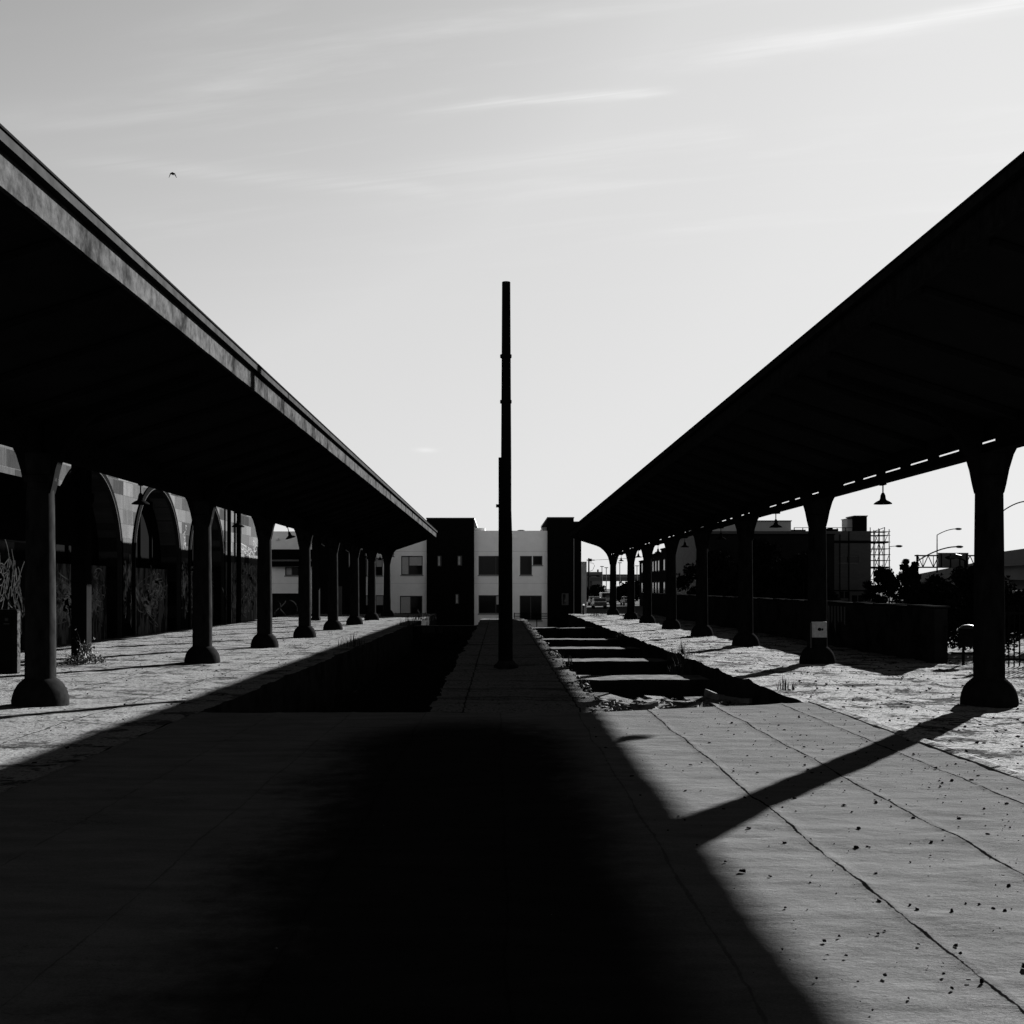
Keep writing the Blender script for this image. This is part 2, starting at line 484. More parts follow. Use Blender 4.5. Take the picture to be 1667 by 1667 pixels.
def deck_fn(x, y, z):
    far = np.where(x < 1.2, 14.1, 14.1 + (x - 1.2) * .40)
    y2 = DY0 + (y - DY0) / (DY1 - DY0) * (far - DY0)
    wob = .055 * vnoise(y2 * 1.3, np.round((x - 1.94) / .955) * 7.3, 40)
    deck_fn.seam = (x + wob - 1.94) / .955
    ph = np.mod(deck_fn.seam, 1.0)
    lap = .008 * np.exp(-(ph / .05) ** 2) + .006 * np.exp(-((1 - ph) / .03) ** 2) * (vnoise(y2 * 5, x * 0, 41) + .5)
    wr = .013 * vnoise(x * .9, y2 * 2.6, 42) + .006 * vnoise(x * 1.6 + .25 * y2, y2 * 6.0, 43) + .006 * vnoise(x * 5, y2 * 9, 44)
    # transverse butt joints every few metres
    return x, y2, .012 + lap + wr


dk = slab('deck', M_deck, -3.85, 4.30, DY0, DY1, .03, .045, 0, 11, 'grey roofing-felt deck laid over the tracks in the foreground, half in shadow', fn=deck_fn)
at_ = dk.data.attributes.new('seam', 'FLOAT', 'POINT')
sv = np.zeros(len(dk.data.vertices), np.float32); sv[:deck_fn.seam.size] = deck_fn.seam.ravel()
at_.data.foreach_set('value', sv)
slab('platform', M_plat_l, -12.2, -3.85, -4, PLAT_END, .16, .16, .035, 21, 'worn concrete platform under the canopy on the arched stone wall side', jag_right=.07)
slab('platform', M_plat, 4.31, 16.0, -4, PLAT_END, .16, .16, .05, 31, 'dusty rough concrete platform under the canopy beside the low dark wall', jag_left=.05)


def mid_fn(x, y, z):
    return x, y, z - .02 + .012 * np.sin(y * 9.0 + 2 * vnoise(x, y, 50))


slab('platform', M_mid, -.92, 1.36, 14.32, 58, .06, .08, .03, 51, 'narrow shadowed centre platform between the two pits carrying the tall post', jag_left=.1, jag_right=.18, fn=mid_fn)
k = MB()
for i in range(40):
    y0 = 2 + i * .335
    dz = .004 * math.sin(i * 1.7)
    k.prism_y([(4.27, -.02), (4.50, -.02), (4.47, .022 + dz), (4.40, .036 + dz), (4.32, .022 + dz)], y0, y0 + .335)
o = k.build('kerb', M_plat)
tag(o, 'low raised concrete kerb along the sunlit edge of the felt deck', 'kerb', kind='structure')


# cross walls standing in the pits
def cross_wall(x0, x1, yc, d, z1, label, seed):
    r = random.Random(seed)
    n = 22; vs_, fs = [], []
    for i in range(n + 1):
        x = x0 + (x1 - x0) * i / n
        a = yc - d / 2 + r.uniform(-.05, .05); b = yc + d / 2 + r.uniform(-.05, .05)
        za = z1 + r.uniform(-.005, .005) + .004 * math.sin(i * .5 + seed); zb = z1 + r.uniform(-.005, .005) + .004 * math.sin(i * .45 + seed)
        vs_ += [(x, a, GROUND_Z), (x, a, za), (x, b, zb), (x, b, GROUND_Z)]
    for i in range(n):
        p = i * 4
        for q in range(3): fs.append((p + q, p + 4 + q, p + 5 + q, p + 1 + q))
    fs.append((3, 2, 1, 0)); p = n * 4; fs.append((p, p + 1, p + 2, p + 3))
    fs = [tuple(reversed(f)) for f in fs]
    o = MB().add(vs_, fs).build('cross_wall', M_concrete, loc=None)
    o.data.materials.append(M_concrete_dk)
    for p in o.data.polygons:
        if abs(p.normal.z) < .6: p.material_index = 1  # upright faces take the dark colour as painted shade, tops stay pale
    return tag(o, label, 'cross wall', 'concrete cross walls in the track pit')


for i, (y, d, z, lb) in enumerate([
        (18.5, 2.4, -.52, 'broad crumbling concrete cross wall nearest the felt deck in the open pit'),
        (23.0, 1.2, -.26, 'second concrete cross wall back from the felt deck, crossing the pit'),
        (28.6, 1.15, -.26, 'third concrete cross wall back from the felt deck, crossing the pit'),
        (34.3, 1.1, -.26, 'fourth concrete cross wall back from the felt deck, crossing the pit'),
        (40.2, 1.0, -.26, 'fifth concrete cross wall back from the felt deck, crossing the pit'),
        (50.5, .9, -.22, 'farthest concrete cross wall before the white building, in the open pit')]):
    cross_wall(1.15, 4.45, y, d, z, lb, i)
br_ = np.random.default_rng(70)
mb = MB()
for i in range(95):
    cx, cy = br_.uniform(1.35, 4.3), br_.uniform(17.35, 19.75)
    rr = .07 + .34 * br_.random() ** 2.2; nn = br_.integers(4, 7); a0 = br_.random() * 6.28
    tx, ty = br_.normal(0, .16), br_.normal(0, .16); zt = -.47 + br_.uniform(0, .17); th = br_.uniform(.08, .2)
    ring_ = []
    for q in range(nn):
        aa = a0 + 6.283 * (q + br_.uniform(-.28, .28)) / nn; r2 = rr * br_.uniform(.65, 1.1)
        ring_.append((r2 * math.cos(aa) * 1.25, r2 * math.sin(aa)))
    top = [(cx + p, cy + q, zt + p * tx + q * ty) for p, q in ring_]
    bot = [(cx + p * 1.06, cy + q * 1.06, zt - th + p * tx + q * ty) for p, q in ring_]
    mb.add(bot + top, [tuple(range(nn - 1, -1, -1)), tuple(range(nn, 2 * nn))] + [(q, (q + 1) % nn, nn + (q + 1) % nn, nn + q) for q in range(nn)])
o = mb.build('broken_slab', mat('broken concrete', .060, .9, .7, 7, .008, 26, spec=0, blotch=(2.5, .46, .6, .35)))
tag(o, 'rough broken concrete slab heaped on the cross wall nearest the felt deck', 'slab')
cross_wall(-3.95, -.8, 50.5, .7, -.12, 'concrete cross wall at the far end of the dark shaded pit', 19)


# ------------------------------------------------------------------ platform canopies
LEFT_Y = [15.2, 23.5, 29.75, 35.9, 42.0, 48.3, 54.8, 62.4]
RIGHT_Y = [15.2, 23.4, 30.2, 36.7, 43.2, 50.2, 56.4, 65.2]
Y_NEAR, Y_FAR = -8.0, 66.2


def make_canopy(sg, xc, ys, label, group, column_group):
    """butterfly-roofed platform shed; sg = +1 when the track side lies towards -x"""
    root = thing('platform_canopy', label, 'canopy', (xc, 0, 0), group)
    x = lambda o: xc + sg * o                       # o: offset away from the track, metres
    OI, OO = -2.50, 2.45                             # fascia planes
    def prof(pts):
        p = [(x(a), z) for a, z in pts]
        return p if sg > 0 else p[::-1]
    roof = MB()
    roof.prism_y(prof([(OI + .03, 4.66), (0, 3.88), (OO - .03, 4.66), (OO - .03, 4.93), (0, 4.10), (OI + .03, 4.93)]), Y_NEAR, Y_FAR)
    roof.build('roof', M_under, root)
    beam = MB()
    beam.box(xc - .03, xc + .03, Y_NEAR, Y_FAR, 3.46, 3.592)
    beam.box(xc - .09, xc + .09, Y_NEAR, Y_FAR, 3.44, 3.46)
    beam.box(xc - .03, xc + .03, Y_NEAR, Y_FAR, 3.632, 3.90)
    y = Y_NEAR + .2
    while y < Y_FAR - .4:
        beam.box(xc - .028, xc + .028, y, y + (.33 if sg > 0 else 1.12), 3.592, 3.632); y += 1.18
    beam.build('beam', M_black, root)
    # eaves: fascia boards in lengths, a lip above
    for o0, s in ((OI, -1), (OO, 1)):
        cuts = [Y_NEAR, 6.9, 19.3, 31.7, 38.0, 44.2, 50.3, 56.4, Y_FAR]
        for a, b in zip(cuts[:-1], cuts[1:]):
            f = MB()
            n = max(2, int((b - a) / .6))
            for i in range(n):
                gp = .03 if 19.3 in (a, b) else .006; ya = a + gp + (b - a - 2 * gp) * i / n; yb = a + gp + (b - a - 2 * gp) * (i + 1) / n
                w = .003 * math.sin(i * 2.1 + a)
                p = [(o0, 4.63 + w), (o0 + s * .05, 4.63 + w), (o0 + s * .05, 4.90), (o0, 4.90)]
                q = [(x(c), z) for c, z in p]
                if (s < 0) == (sg > 0): q = q[::-1]
                f.prism_y(q, ya, yb)
            f.build('fascia', M_fascia if sg < 0 else M_fascia_shade, root)
        l = MB()
        l.box(min(x(o0 - s * .02), x(o0 + s * .125)), max(x(o0 - s * .02), x(o0 + s * .125)), Y_NEAR, 19.28, 4.905, 4.99)
        l.box(min(x(o0 - s * .02), x(o0 + s * .125)), max(x(o0 - s * .02), x(o0 + s * .125)), 19.33, Y_FAR, 4.905, 4.99)
        l.build('gutter', M_lip if sg < 0 else M_fascia_shade, root)
        l = MB()
        l.box(min(x(o0 - s * .02), x(o0 + s * .14)), max(x(o0 - s * .02), x(o0 + s * .14)), Y_NEAR, Y_FAR, 4.992, 5.012)
        l.build('drip_edge', M_black, root)
    # rafters below the boards
    proto = None; y = Y_NEAR + .6; kk = 0
    while y < Y_FAR:
        if proto is None:
            r = MB()
            for e in (OI + .06, OO - .06):
                s2 = 1 if e > 0 else -1
                p = prof([(s2 * .05, 3.78), (s2 * .05, 3.88), (e, 4.64), (e, 4.58)])
                r.prism_y(p if s2 > 0 else p[::-1], y - .05, y + .05)
            proto = r.build('rafter', M_under, root); y_p = y
        else:
            c = proto.copy(); COL.objects.link(c); c.parent = root; c.location = (0, y - y_p, 0)
        y += 1.55
    # columns
    first = None
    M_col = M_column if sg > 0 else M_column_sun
    for yy in ys:
        if first is None:
            col = MB()
            col.lathe([(.205, .30), (.200, 1.2), (.190, 2.2), (.182, 2.90), (.178, 3.05), (.19, 3.2), (.20, 3.44)], xc, yy, 20)
            co = col.build('column', M_col, root, smooth=True)
            b = MB(); b.lathe([(.37, -.12), (.372, .06), (.36, .13), (.335, .21), (.29, .285), (.24, .335), (.206, .36), (.20, .40)], xc, yy, 28)
            b.build('column_base', M_base, co, smooth=True)
            c = MB(); c.lathe([(.19, 3.04), (.215, 3.06), (.22, 3.10), (.215, 3.13), (.19, 3.15)], xc, yy, 20)
            c.build('collar', M_col, co, smooth=True)
            for s in (-1, 1):
                low = [(.17, 2.9), (.20, 3.02), (.24, 3.22), (.30, 3.42), (.40, 3.62), (.55, 3.80), (.75, 3.97), (1.0, 4.09), (1.4, 4.21), (1.86, 4.36), (2.2, 4.49)]
                pts = [(s * p, z) for p, z in low] + [(s * 2.2, 4.60), (s * .1, 4.0)]
                pr = [(x(o_), z) for o_, z in pts]
                mbk = MB()
                mbk.prism_y(pr if (s * sg > 0) else pr[::-1], yy - .085, yy + .085)
                mbk.build('bracket', M_black, co)
            co_c = [co] + list(co.children)
            first, y_f = co, yy
        else:
            c = copy_tree(first, root, (0, yy - y_f, 0))
    return root


can_r = make_canopy(1, 6.74, RIGHT_Y, 'black butterfly-roofed platform canopy beside the low wall, its gutter edge in shade', 'platform canopies', '')
can_l = make_canopy(-1, -6.30, LEFT_Y, 'black butterfly-roofed platform canopy in front of the stone arches, its stained fascia sunlit', 'platform canopies', '')


# hanging lamps, one per bay
def lamp_at(xc, y, label):
    root = thing('pendant_lamp', label, 'lamp', (xc, y, 3.44), 'pendant lamps under the canopies')
    MB().lathe([(.012, 3.22), (.012, 3.45)], xc, y, 8).build('rod', M_iron, root)
    MB().box(xc - .03, xc + .03, y - .10, y + .10, 3.40, 3.44).build('junction_box', M_iron, root)
    s = MB(); s.lathe([(.018, 3.27), (.03, 3.25), (.042, 3.22), (.048, 3.17), (.060, 3.14), (.11, 3.115), (.150, 3.085), (.157, 3.07), (.150, 3.07), (.105, 3.10), (.05, 3.125)], xc, y, 24)
    s.build('lamp_shade', M_iron, root, smooth=True)
    return root


ordn = ['first', 'second', 'third', 'fourth', 'fifth', 'sixth', 'seventh']
lp = None
for side, xc, ys in (('low wall', 6.74, RIGHT_Y), ('stone arches', -6.30, LEFT_Y)):
    for i in range(7):
        y = (ys[i] + ys[i + 1]) / 2 + .1
        if side == 'low wall':
            lb = 'dark enamel lamp hanging in the %s bay from the viewer on the low wall side' % ordn[i]
        else:
            lb = 'dark enamel lamp hanging in the %s bay from the viewer on the arched wall side' % ordn[i]
        if lp is None: lp = lamp_at(xc, y, lb)
        else:
            c = copy_tree(lp, None, (xc, y, 3.44), random.uniform(0, 3), lb)
            if side != 'low wall' and i == 2:
                c.rotation_euler = (0, R(-16), .0)
                c['label'] = 'dark enamel lamp hanging crooked in front of the pale facade under the arched-wall canopy'
lp['label'] = 'dark enamel lamp hanging large against open sky beside the nearest low-wall column'

# pale notice strapped to the second column
s = thing('notice_sign', 'small pale square notice fixed to the second column on the low wall side', 'sign', (6.74, 23.17, .9))
ZN = Zv(1012, 23.2)
MB().box(6.555, 6.875, 23.165, 23.185, ZN - .33, ZN).build('panel', mat('pale notice board', .2, .8, .4, 14), s)
mk = MB()
mk.lathe([(.001, 0), (.035, 0)], 0, 0, 14, cap=False)
mk.v = [(6.72 + p[0] * 1.2, 23.162, ZN - .16 + p[1]) for p in mk.v]
mk.box(6.765, 6.80, 23.160, 23.164, ZN - .185, ZN - .14)
mk.build('emblem', M_black, s)
MB().box(6.53, 6.555, 23.15, 23.19, ZN - .55, ZN - .02).build('side_strip', M_steel, s)

# ------------------------------------------------------------------ the tall post on the centre platform
pole = thing('tall_post', 'tall dark post standing alone on the centre platform against the sky', 'post', (.15, 22.5, 0))
YP = 22.5
def px_(u): return X(u, YP)
MB().lathe([(px_(835) - px_(824), -.1), (px_(834.5) - px_(824), .3), (px_(834) - px_(824), 2.6), (px_(832.5) - px_(824), 3.2), (.105, 4.2), (.1, 5.0), (.085, 7.82)], px_(824), YP, 18).build('shaft', M_pole, pole, smooth=True)
a = MB()
a.box(px_(811.5), px_(818), YP - .06, YP + .06, -.02, Zv(745, YP))
a.build('conduit', M_pole, pole, bevel=.01)
for v in (580, 654):
    z = Zv(v, YP)
    MB().lathe([(.095, z - .035), (.118, z - .03), (.118, z + .03), (.095, z + .035)], px_(824) - .006, YP, 18).build('collar', M_pole, pole)
MB().box(px_(807.5), px_(812), YP - .02, YP + .02, Zv(826, YP), Zv(821, YP)).build('hook', M_iron, pole)
MB().lathe([(.26, -.06), (.25, .03), (.2, .06), (.16, .12)], px_(824), YP, 18).build('footing', M_concrete_dk, pole, smooth=True)


# ------------------------------------------------------------------ windows used by every building
def window(root, x0, x1, z0, z1, y, split=None, panes=None, depth=.12, fr=.06, mframe=None, msill=None):
    """window in a wall that faces -y at plane y; split: fraction of a vertical mullion; panes: 'g' glass or 'c' curtain"""
    f = MB()
    f.box(x0, x1, y + .02, y + .08, z1 - fr, z1); f.box(x0, x1, y + .02, y + .08, z0, z0 + fr)
    f.box(x0, x0 + fr, y + .02, y + .08, z0 + fr, z1 - fr); f.box(x1 - fr, x1, y + .02, y + .08, z0 + fr, z1 - fr)
    xs = [x0 + fr, x1 - fr]
    if split:
        xm = x0 + (x1 - x0) * split
        f.box(xm - fr / 2, xm + fr / 2, y + .025, y + .085, z0 + fr, z1 - fr)
        xs = [x0 + fr, xm, x1 - fr]
    fo = f.build('window', mframe or M_frame, root)
    MB().box(x0 - .05, x1 + .05, y - .12, y - .062, z0 - .07, z0 - .004).build('sill', msill or M_stucco2, fo)
    for i in range(len(xs) - 1):
        k = (panes or 'gg')[i]
        zz = z0 + fr
        if k == 'h':                                   # lower half open and dark, upper half curtained
            zm = (z0 + z1) / 2
            MB().box(xs[i], xs[i + 1], y + .06, y + .07, zm, z1 - fr).build('pane', M_blind, fo)
            MB().box(xs[i], xs[i + 1], y + .05, y + .06, zz, zm).build('pane', M_glass, fo)
        else:
            MB().box(xs[i], xs[i + 1], y + .06, y + .07, zz, z1 - fr).build('pane', M_blind if k == 'c' else M_glass, fo)


def wall_with_holes(mb, x0, x1, z0, z1, y, holes, depth=.15):
    xs = sorted({x0, x1} | {h[0] for h in holes} | {h[1] for h in holes})
    zs = sorted({z0, z1} | {h[2] for h in holes} | {h[3] for h in holes})
    for i in range(len(xs) - 1):
        for j in range(len(zs) - 1):
            cx, cz = (xs[i] + xs[i + 1]) / 2, (zs[j] + zs[j + 1]) / 2
            if any(h[0] < cx < h[1] and h[2] < cz < h[3] for h in holes): continue
            mb.quad((xs[i], y, zs[j]), (xs[i + 1], y, zs[j]), (xs[i + 1], y, zs[j + 1]), (xs[i], y, zs[j + 1]))
    for a, b, c, d in holes:
        mb.quad((a, y, c), (a, y + depth, c), (b, y + depth, c), (b, y, c))
        mb.quad((a, y, d), (b, y, d), (b, y + depth, d), (a, y + depth, d))
        mb.quad((a, y, c), (a, y, d), (a, y + depth, d), (a, y + depth, c))
        mb.quad((b, y, c), (b, y + depth, c), (b, y + depth, d), (b, y, d))


# ------------------------------------------------------------------ white two-storey building closing the view
YB = 75.0
bx = lambda u: X(u, YB)
bz = lambda v: Zv(v, YB)
wb = thing('apartment_building', 'white two-storey building with two black towers closing the end of the platforms', 'building', (0, YB, GROUND_Z))
wins = [  # u0, u1, v0, v1, split, panes
    (653, 688, 905, 936, .36, 'ch'), (651, 687.5, 970, 1006, .48, 'cg'),
    (779, 826, 905, 936, .6, 'gg'), (779, 826, 969, 999, .6, 'gh'),
    (846.5, 866, 905, 936, None, 'g'), (867.5, 883, 905, 920, None, 'g'),
    (846, 882, 969.5, 1010, .5, 'gg'),
    (586, 598, 905, 937, None, 'c'), (611, 623, 908, 937, None, 'h'),
    (586, 600, 969, 1001, None, 'h'), (611, 625, 969, 1001, None, 'h'),
    (464, 490, 923, 937, .42, 'cg')]
holes = [(bx(a), bx(b), bz(d), bz(c)) for a, b, c, d, *_ in wins]
w = MB()
wall_with_holes(w, bx(405), bx(695.5), GROUND_Z, bz(865), YB, [h for h in holes if h[1] < bx(696)])
wall_with_holes(w, bx(771.5), bx(891.5), GROUND_Z, bz(864), YB, [h for h in holes if h[0] > bx(771)])
w.quad((bx(405), YB, GROUND_Z), (bx(405), YB, bz(865)), (bx(405), YB + 12, bz(865)), (bx(405), YB + 12, GROUND_Z))
w.quad((bx(405), YB, bz(865)), (bx(891.5), YB, bz(865)), (bx(891.5), YB + 12, bz(865)), (bx(405), YB + 12, bz(865)))
w.build('wall', M_stucco, wb)
w = MB()
for v in (897.5, 949.5):
    w.box(bx(405), bx(695.5), YB - .006, YB, bz(v + .3), bz(v)); w.box(bx(771.5), bx(891.5), YB - .006, YB, bz(v + .3), bz(v))
w.build('joint_line', mat('grey joint', .35), wb)
for (a, b, c, d, sp, pn) in wins:
    window(wb, bx(a), bx(b), bz(d), bz(c), YB + .06, sp, pn)
for a, b, v, lb in ((695, 772, 845, 'broad black tower'), (891, 933.5, 844, 'black tower'), (933.5, 945.8, 851, 'black tower return')):
    t = MB(); t.box(bx(a), bx(b), YB - (.35 if a != 933.5 else .3), YB + 11, GROUND_Z, bz(v)).build('tower', M_dark, wb)['label'] = lb
    MB().box(bx(a) - .03, bx(b) + .03, YB - .4 if a != 933.5 else YB - .34, YB + 11.05, bz(v), bz(v) + .07).build('coping', M_frame, wb)
M_pane = mat('faint lit pane', .30, .5, .4, 7)
for a, b, v0, v1 in ((745, 752.5, 905, 921), (712.5, 719, 905, 922), (741.5, 747.5, 967, 983), (914, 925, 966, 985)):
    f = MB(); f.box(bx(a), bx(b), YB - .39, YB - .352, bz(v1), bz(v0))
    f = f.build('window', M_frame, wb)
    p = MB(); p.box(bx(a) + .06, bx(a) + .06 + (bx(b) - bx(a)) * .42, YB - .40, YB - .392, bz(v1) + .05, bz(v0) - .05).build('pane', M_pane if v0 != 966 else M_glass, f)
MB().box(bx(772), bx(789), YB + 2, YB + 5, bz(864), bz(857)).build('roof_box', M_stucco2, wb)
MB().box(bx(884), bx(891), YB + 1, YB + 5, bz(864), bz(857)).build('roof_box', M_stucco2, wb)
d = MB(); d.lathe([(.36, 0), (.34, .07), (.26, .13), (.12, .16)], 0, 0, 18)
d.v = [(bx(849.5) + p[0], YB + 1.5 + p[1], bz(864.5) + p[2]) for p in d.v]
d.build('roof_vent', M_steel, wb, smooth=True)
MB().box(bx(834), bx(836.5), YB - .12, YB, bz(877), bz(874)).build('wall_lamp', M_stucco, wb)
w = MB(); w.box(bx(933), bx(934.2), YB - .42, YB - .355, GROUND_Z, bz(870)); w.build('downpipe', mat('grey pipe', .12), wb)
# dark bands across the far left stretch of the front
w = MB(); w.box(bx(440), bx(508), YB - .9, YB - .01, bz(911), bz(895)); w.box(bx(440), bx(508), YB - .6, YB - .01, bz(922.5), bz(914)); w.build('awning', M_dark, wb)
MB().box(bx(440), bx(518), YB - .7, YB - .02, bz(914), bz(911)).build('awning_rail', M_stucco2, wb)
w = MB(); w.box(bx(486), bx(488), YB - .1, YB - .01, bz(967), bz(923)); w.build('downpipe', M_dark, wb)
MB().box(bx(449), bx(453), YB - .25, YB - .01, bz(879), bz(876)).build('wall_lamp', M_stucco, wb)


def rail_fence(u0, u1, label):
    f = thing('railing', label, 'railing', (bx(u0), YB - 1.0, GROUND_Z))
    m = MB()
    for v in (998, 1000.6, 1003.2, 1006): m.box(bx(u0), bx(u1), YB - 1.02, YB - .98, bz(v) - .02, bz(v) + .02)
    m.build('rail', M_iron, f)
    n = max(2, int((u1 - u0) / 14)) 
    for i in range(n + 1):
        xx = bx(u0) + (bx(u1) - bx(u0)) * i / n
        MB().box(xx - .03, xx + .03, YB - 1.04, YB - .96, GROUND_Z, bz(997)).build('post', M_iron, f)


rail_fence(630, 695, 'low dark horizontal railing before the white wall beside the broad tower')
rail_fence(837, 891, 'low dark horizontal railing before the glass door by the tall post')

# low graffiti wall in front of the far left stretch
gw = thing('garden_wall', 'low dark wall with a faint graffiti arc below the pale facade', 'wall', (-13.5, 71, GROUND_Z))
MB().box(-16.5, X(505, 71) , 71, 71.3, GROUND_Z, Zv(966, 71)).build('wall', M_concrete_dk, gw)


def strokes(lines, width, plane, parent, m, name='graffiti', axis='x'):
    """painted lines, as thin raised ribbons lying on a wall plane"""
    mb = MB()
    for ln in lines:
        pts = [Vector((0, p[0], p[1])) for p in ln] if axis == 'x' else [Vector((p[0], 0, p[1])) for p in ln]
        L, Rr = [], []
        nrm = Vector((1, 0, 0)) if axis == 'x' else Vector((0, -1, 0))
        for i, p in enumerate(pts):
            d = (pts[min(i + 1, len(pts) - 1)] - pts[max(i - 1, 0)])
            if d.length < 1e-6: d = Vector((0, 1, 0))
            sN = d.normalized().cross(nrm) * width * .5
            a, b = p + sN, p - sN
            if axis == 'x': a.x = b.x = plane
            else: a.y = b.y = plane
            L.append(a); Rr.append(b)
        n = len(L)
        mb.add(L + Rr, [(i, i + 1, n + i + 1, n + i) for i in range(n - 1)])
    return mb.build(name, m, parent)


arc = [[(X(470 + 14 * math.cos(t), 71), Zv(992 - 15 * math.sin(t), 71)) for t in np.linspace(-1.3, 1.5, 18)],
       [(X(452 + 5 * math.sin(t * 2), 71), Zv(978 + 9 * t, 71)) for t in np.linspace(0, 2.6, 12)],
       [(X(461 + 4 * math.cos(t * 2.3), 71), Zv(978 + 9 * t, 71)) for t in np.linspace(0, 2.6, 12)]]
strokes(arc, .06, 70.995, gw, M_graf, axis='y')

# dark wing and square pillars at the end of the arched-wall platform
dw = thing('dark_shed', 'black windowless shed standing between the arched wall and the white building', 'shed', (-10.3, 70, 0))
MB().box(X(509, 70), X(585, 70), 70, 73.5, GROUND_Z, 6.2).build('wall', M_dark, dw)
MB().box(X(507, 70), X(587, 70), 69.8, 73.7, 6.2, 6.35).build('roof', M_dark, dw)
MB().box(X(540, 70), X(557, 70), 69.96, 69.997, GROUND_Z, 1.7).build('door', M_frame, dw)
p = thing('square_pillar', 'dark square pillar lit on its lower edge, nearer of the pair by the shed', 'pillar', (-9.05, 55, 0), 'square pillars at the platform edge')
MB().box(-9.27, -8.92, 54.8, 55.2, -.05, 4.55).build('shaft', M_column, p, bevel=.02)
MB().box(-9.31, -8.88, 54.76, 55.24, -.05, .12).build('plinth', M_concrete_dk, p)
copy_tree(p, None, (-9.05, 66, 0), label='dark square pillar lit on its lower edge, farther of the pair by the shed')

# ------------------------------------------------------------------ arched station wall
WX = -12.2
ARCH = [(30.3, 35.6), (36.96, 42.15), (43.6, 48.9)]
SPR = 2.55
st = thing('station_building', 'stone station building with a row of arches behind the platform canopy', 'building', (WX, 44, 0))
M_st = stone_mat()
W0, W1, WT = 18.0, 56.6, 9.0
w = MB()


def curve(a, b, n=28, grow=0.0):
    c, r = (a + b) / 2, (b - a) / 2 + grow
    return [(c - r * math.cos(math.pi * i / n), SPR + r * math.sin(math.pi * i / n)) for i in range(n + 1)]


prev = W0
for a, b in ARCH:
    w.quad((WX, prev, GROUND_Z), (WX, a, GROUND_Z), (WX, a, WT), (WX, prev, WT))
    cv = curve(a, b)
    for (y0, z0), (y1, z1) in zip(cv[:-1], cv[1:]):
        w.quad((WX, y0, z0), (WX, y1, z1), (WX, y1, WT), (WX, y0, WT))
        w.quad((WX, y0, z0), (WX - .7, y0, z0), (WX - .7, y1, z1), (WX, y1, z1))
    for y in (a, b): w.quad((WX, y, -.1), (WX - .7, y, -.1), (WX - .7, y, SPR), (WX, y, SPR))
    prev = b
w.quad((WX, prev, GROUND_Z), (WX, W1, GROUND_Z), (WX, W1, WT), (WX, prev, WT))
w.quad((WX, W1, GROUND_Z), (WX - 10, W1, GROUND_Z), (WX - 10, W1, WT), (WX, W1, WT))
w.quad((WX, W0, GROUND_Z), (WX, W0, WT), (WX - 10, W0, WT), (WX - 10, W0, GROUND_Z))
w.quad((WX, W0, WT), (WX, W1, WT), (WX - 10, W1, WT), (WX - 10, W0, WT))
w.build('wall', M_st, st)
M_arch = mat('dark arch moulding', .0021, .8, .4, 5, spec=0)
M_rim = mat('pale arch bead', .016, .8, .4, 6, spec=0)
M_board = mat('dark boarding', .06, .9, .9, 2.2, stretch=(1, 3, .6), spec=0, blotch=(1.5, .46, .54, .2))
M_dimglass = mat('black arch glazing', .0011, .6, .3, 2, spec=0)


def ring(r0, r1, x_back, x_front, a, b, name, m):
    n = 28; q = MB()
    ins = [(a - r0, -.05)] + curve(a, b, n, r0) + [(b + r0, -.05)]
    out = [(a - r1, -.05)] + curve(a, b, n, r1) + [(b + r1, -.05)]
    for i in range(len(ins) - 1):
        (y0, z0), (y1, z1), (Y0, Z0), (Y1, Z1) = ins[i], ins[i + 1], out[i], out[i + 1]
        q.quad((x_front, y0, z0), (x_front, y1, z1), (x_front, Y1, Z1), (x_front, Y0, Z0))
        q.quad((x_front, Y0, Z0), (x_front, Y1, Z1), (x_back, Y1, Z1), (x_back, Y0, Z0))
        q.quad((x_back, y0, z0), (x_back, y1, z1), (x_front, y1, z1), (x_front, y0, z0))
    return q.build(name, m, st)


for a, b in ARCH:
    ring(.018, .19, WX - .05, WX + .05, a, b, 'arch_moulding', M_arch)
    ring(-.012, .018, WX - .08, WX + .06, a, b, 'arch_bead', M_rim)
    gl = MB(); cv = curve(a, b)
    for (y0, z0), (y1, z1) in zip(cv[:-1], cv[1:]):
        gl.quad((WX - .68, y0, 2.3), (WX - .68, y1, 2.3), (WX - .68, y1, z1), (WX - .68, y0, z0))
    gl.build('glazing', M_dimglass, st)
    for i in range(1, 4):
        yy = a + (b - a) * i / 4
        MB().box(WX - .67, WX - .60, yy - .04, yy + .04, 2.3, SPR + math.sqrt(max(.01, ((b - a) / 2) ** 2 - (yy - (a + b) / 2) ** 2)) - .02).build('mullion', M_dimglass, st)
    MB().box(WX - .5, WX - .42, a + .002, b - .002, -.05, 2.3).build('boarding', M_board, st)
# graffiti on the lower wall and the boards
gr = random.Random(12)


def scrawl(yc, zc, sy, sz, n):
    out = []
    for _ in range(n):
        y0 = yc + gr.uniform(-sy, sy); z0 = zc + gr.uniform(-sz, sz)
        a1, a2, p1, p2 = gr.uniform(.1, .5) * sy, gr.uniform(.25, .8) * sz, gr.uniform(0, 6), gr.uniform(0, 6)
        f1, f2 = gr.uniform(.6, 1.6), gr.uniform(.6, 1.6)
        out.append([(y0 + a1 * math.sin(f1 * t + p1), z0 + a2 * math.sin(f2 * t + p2)) for t in np.linspace(0, 4.2, 26)])
    return out


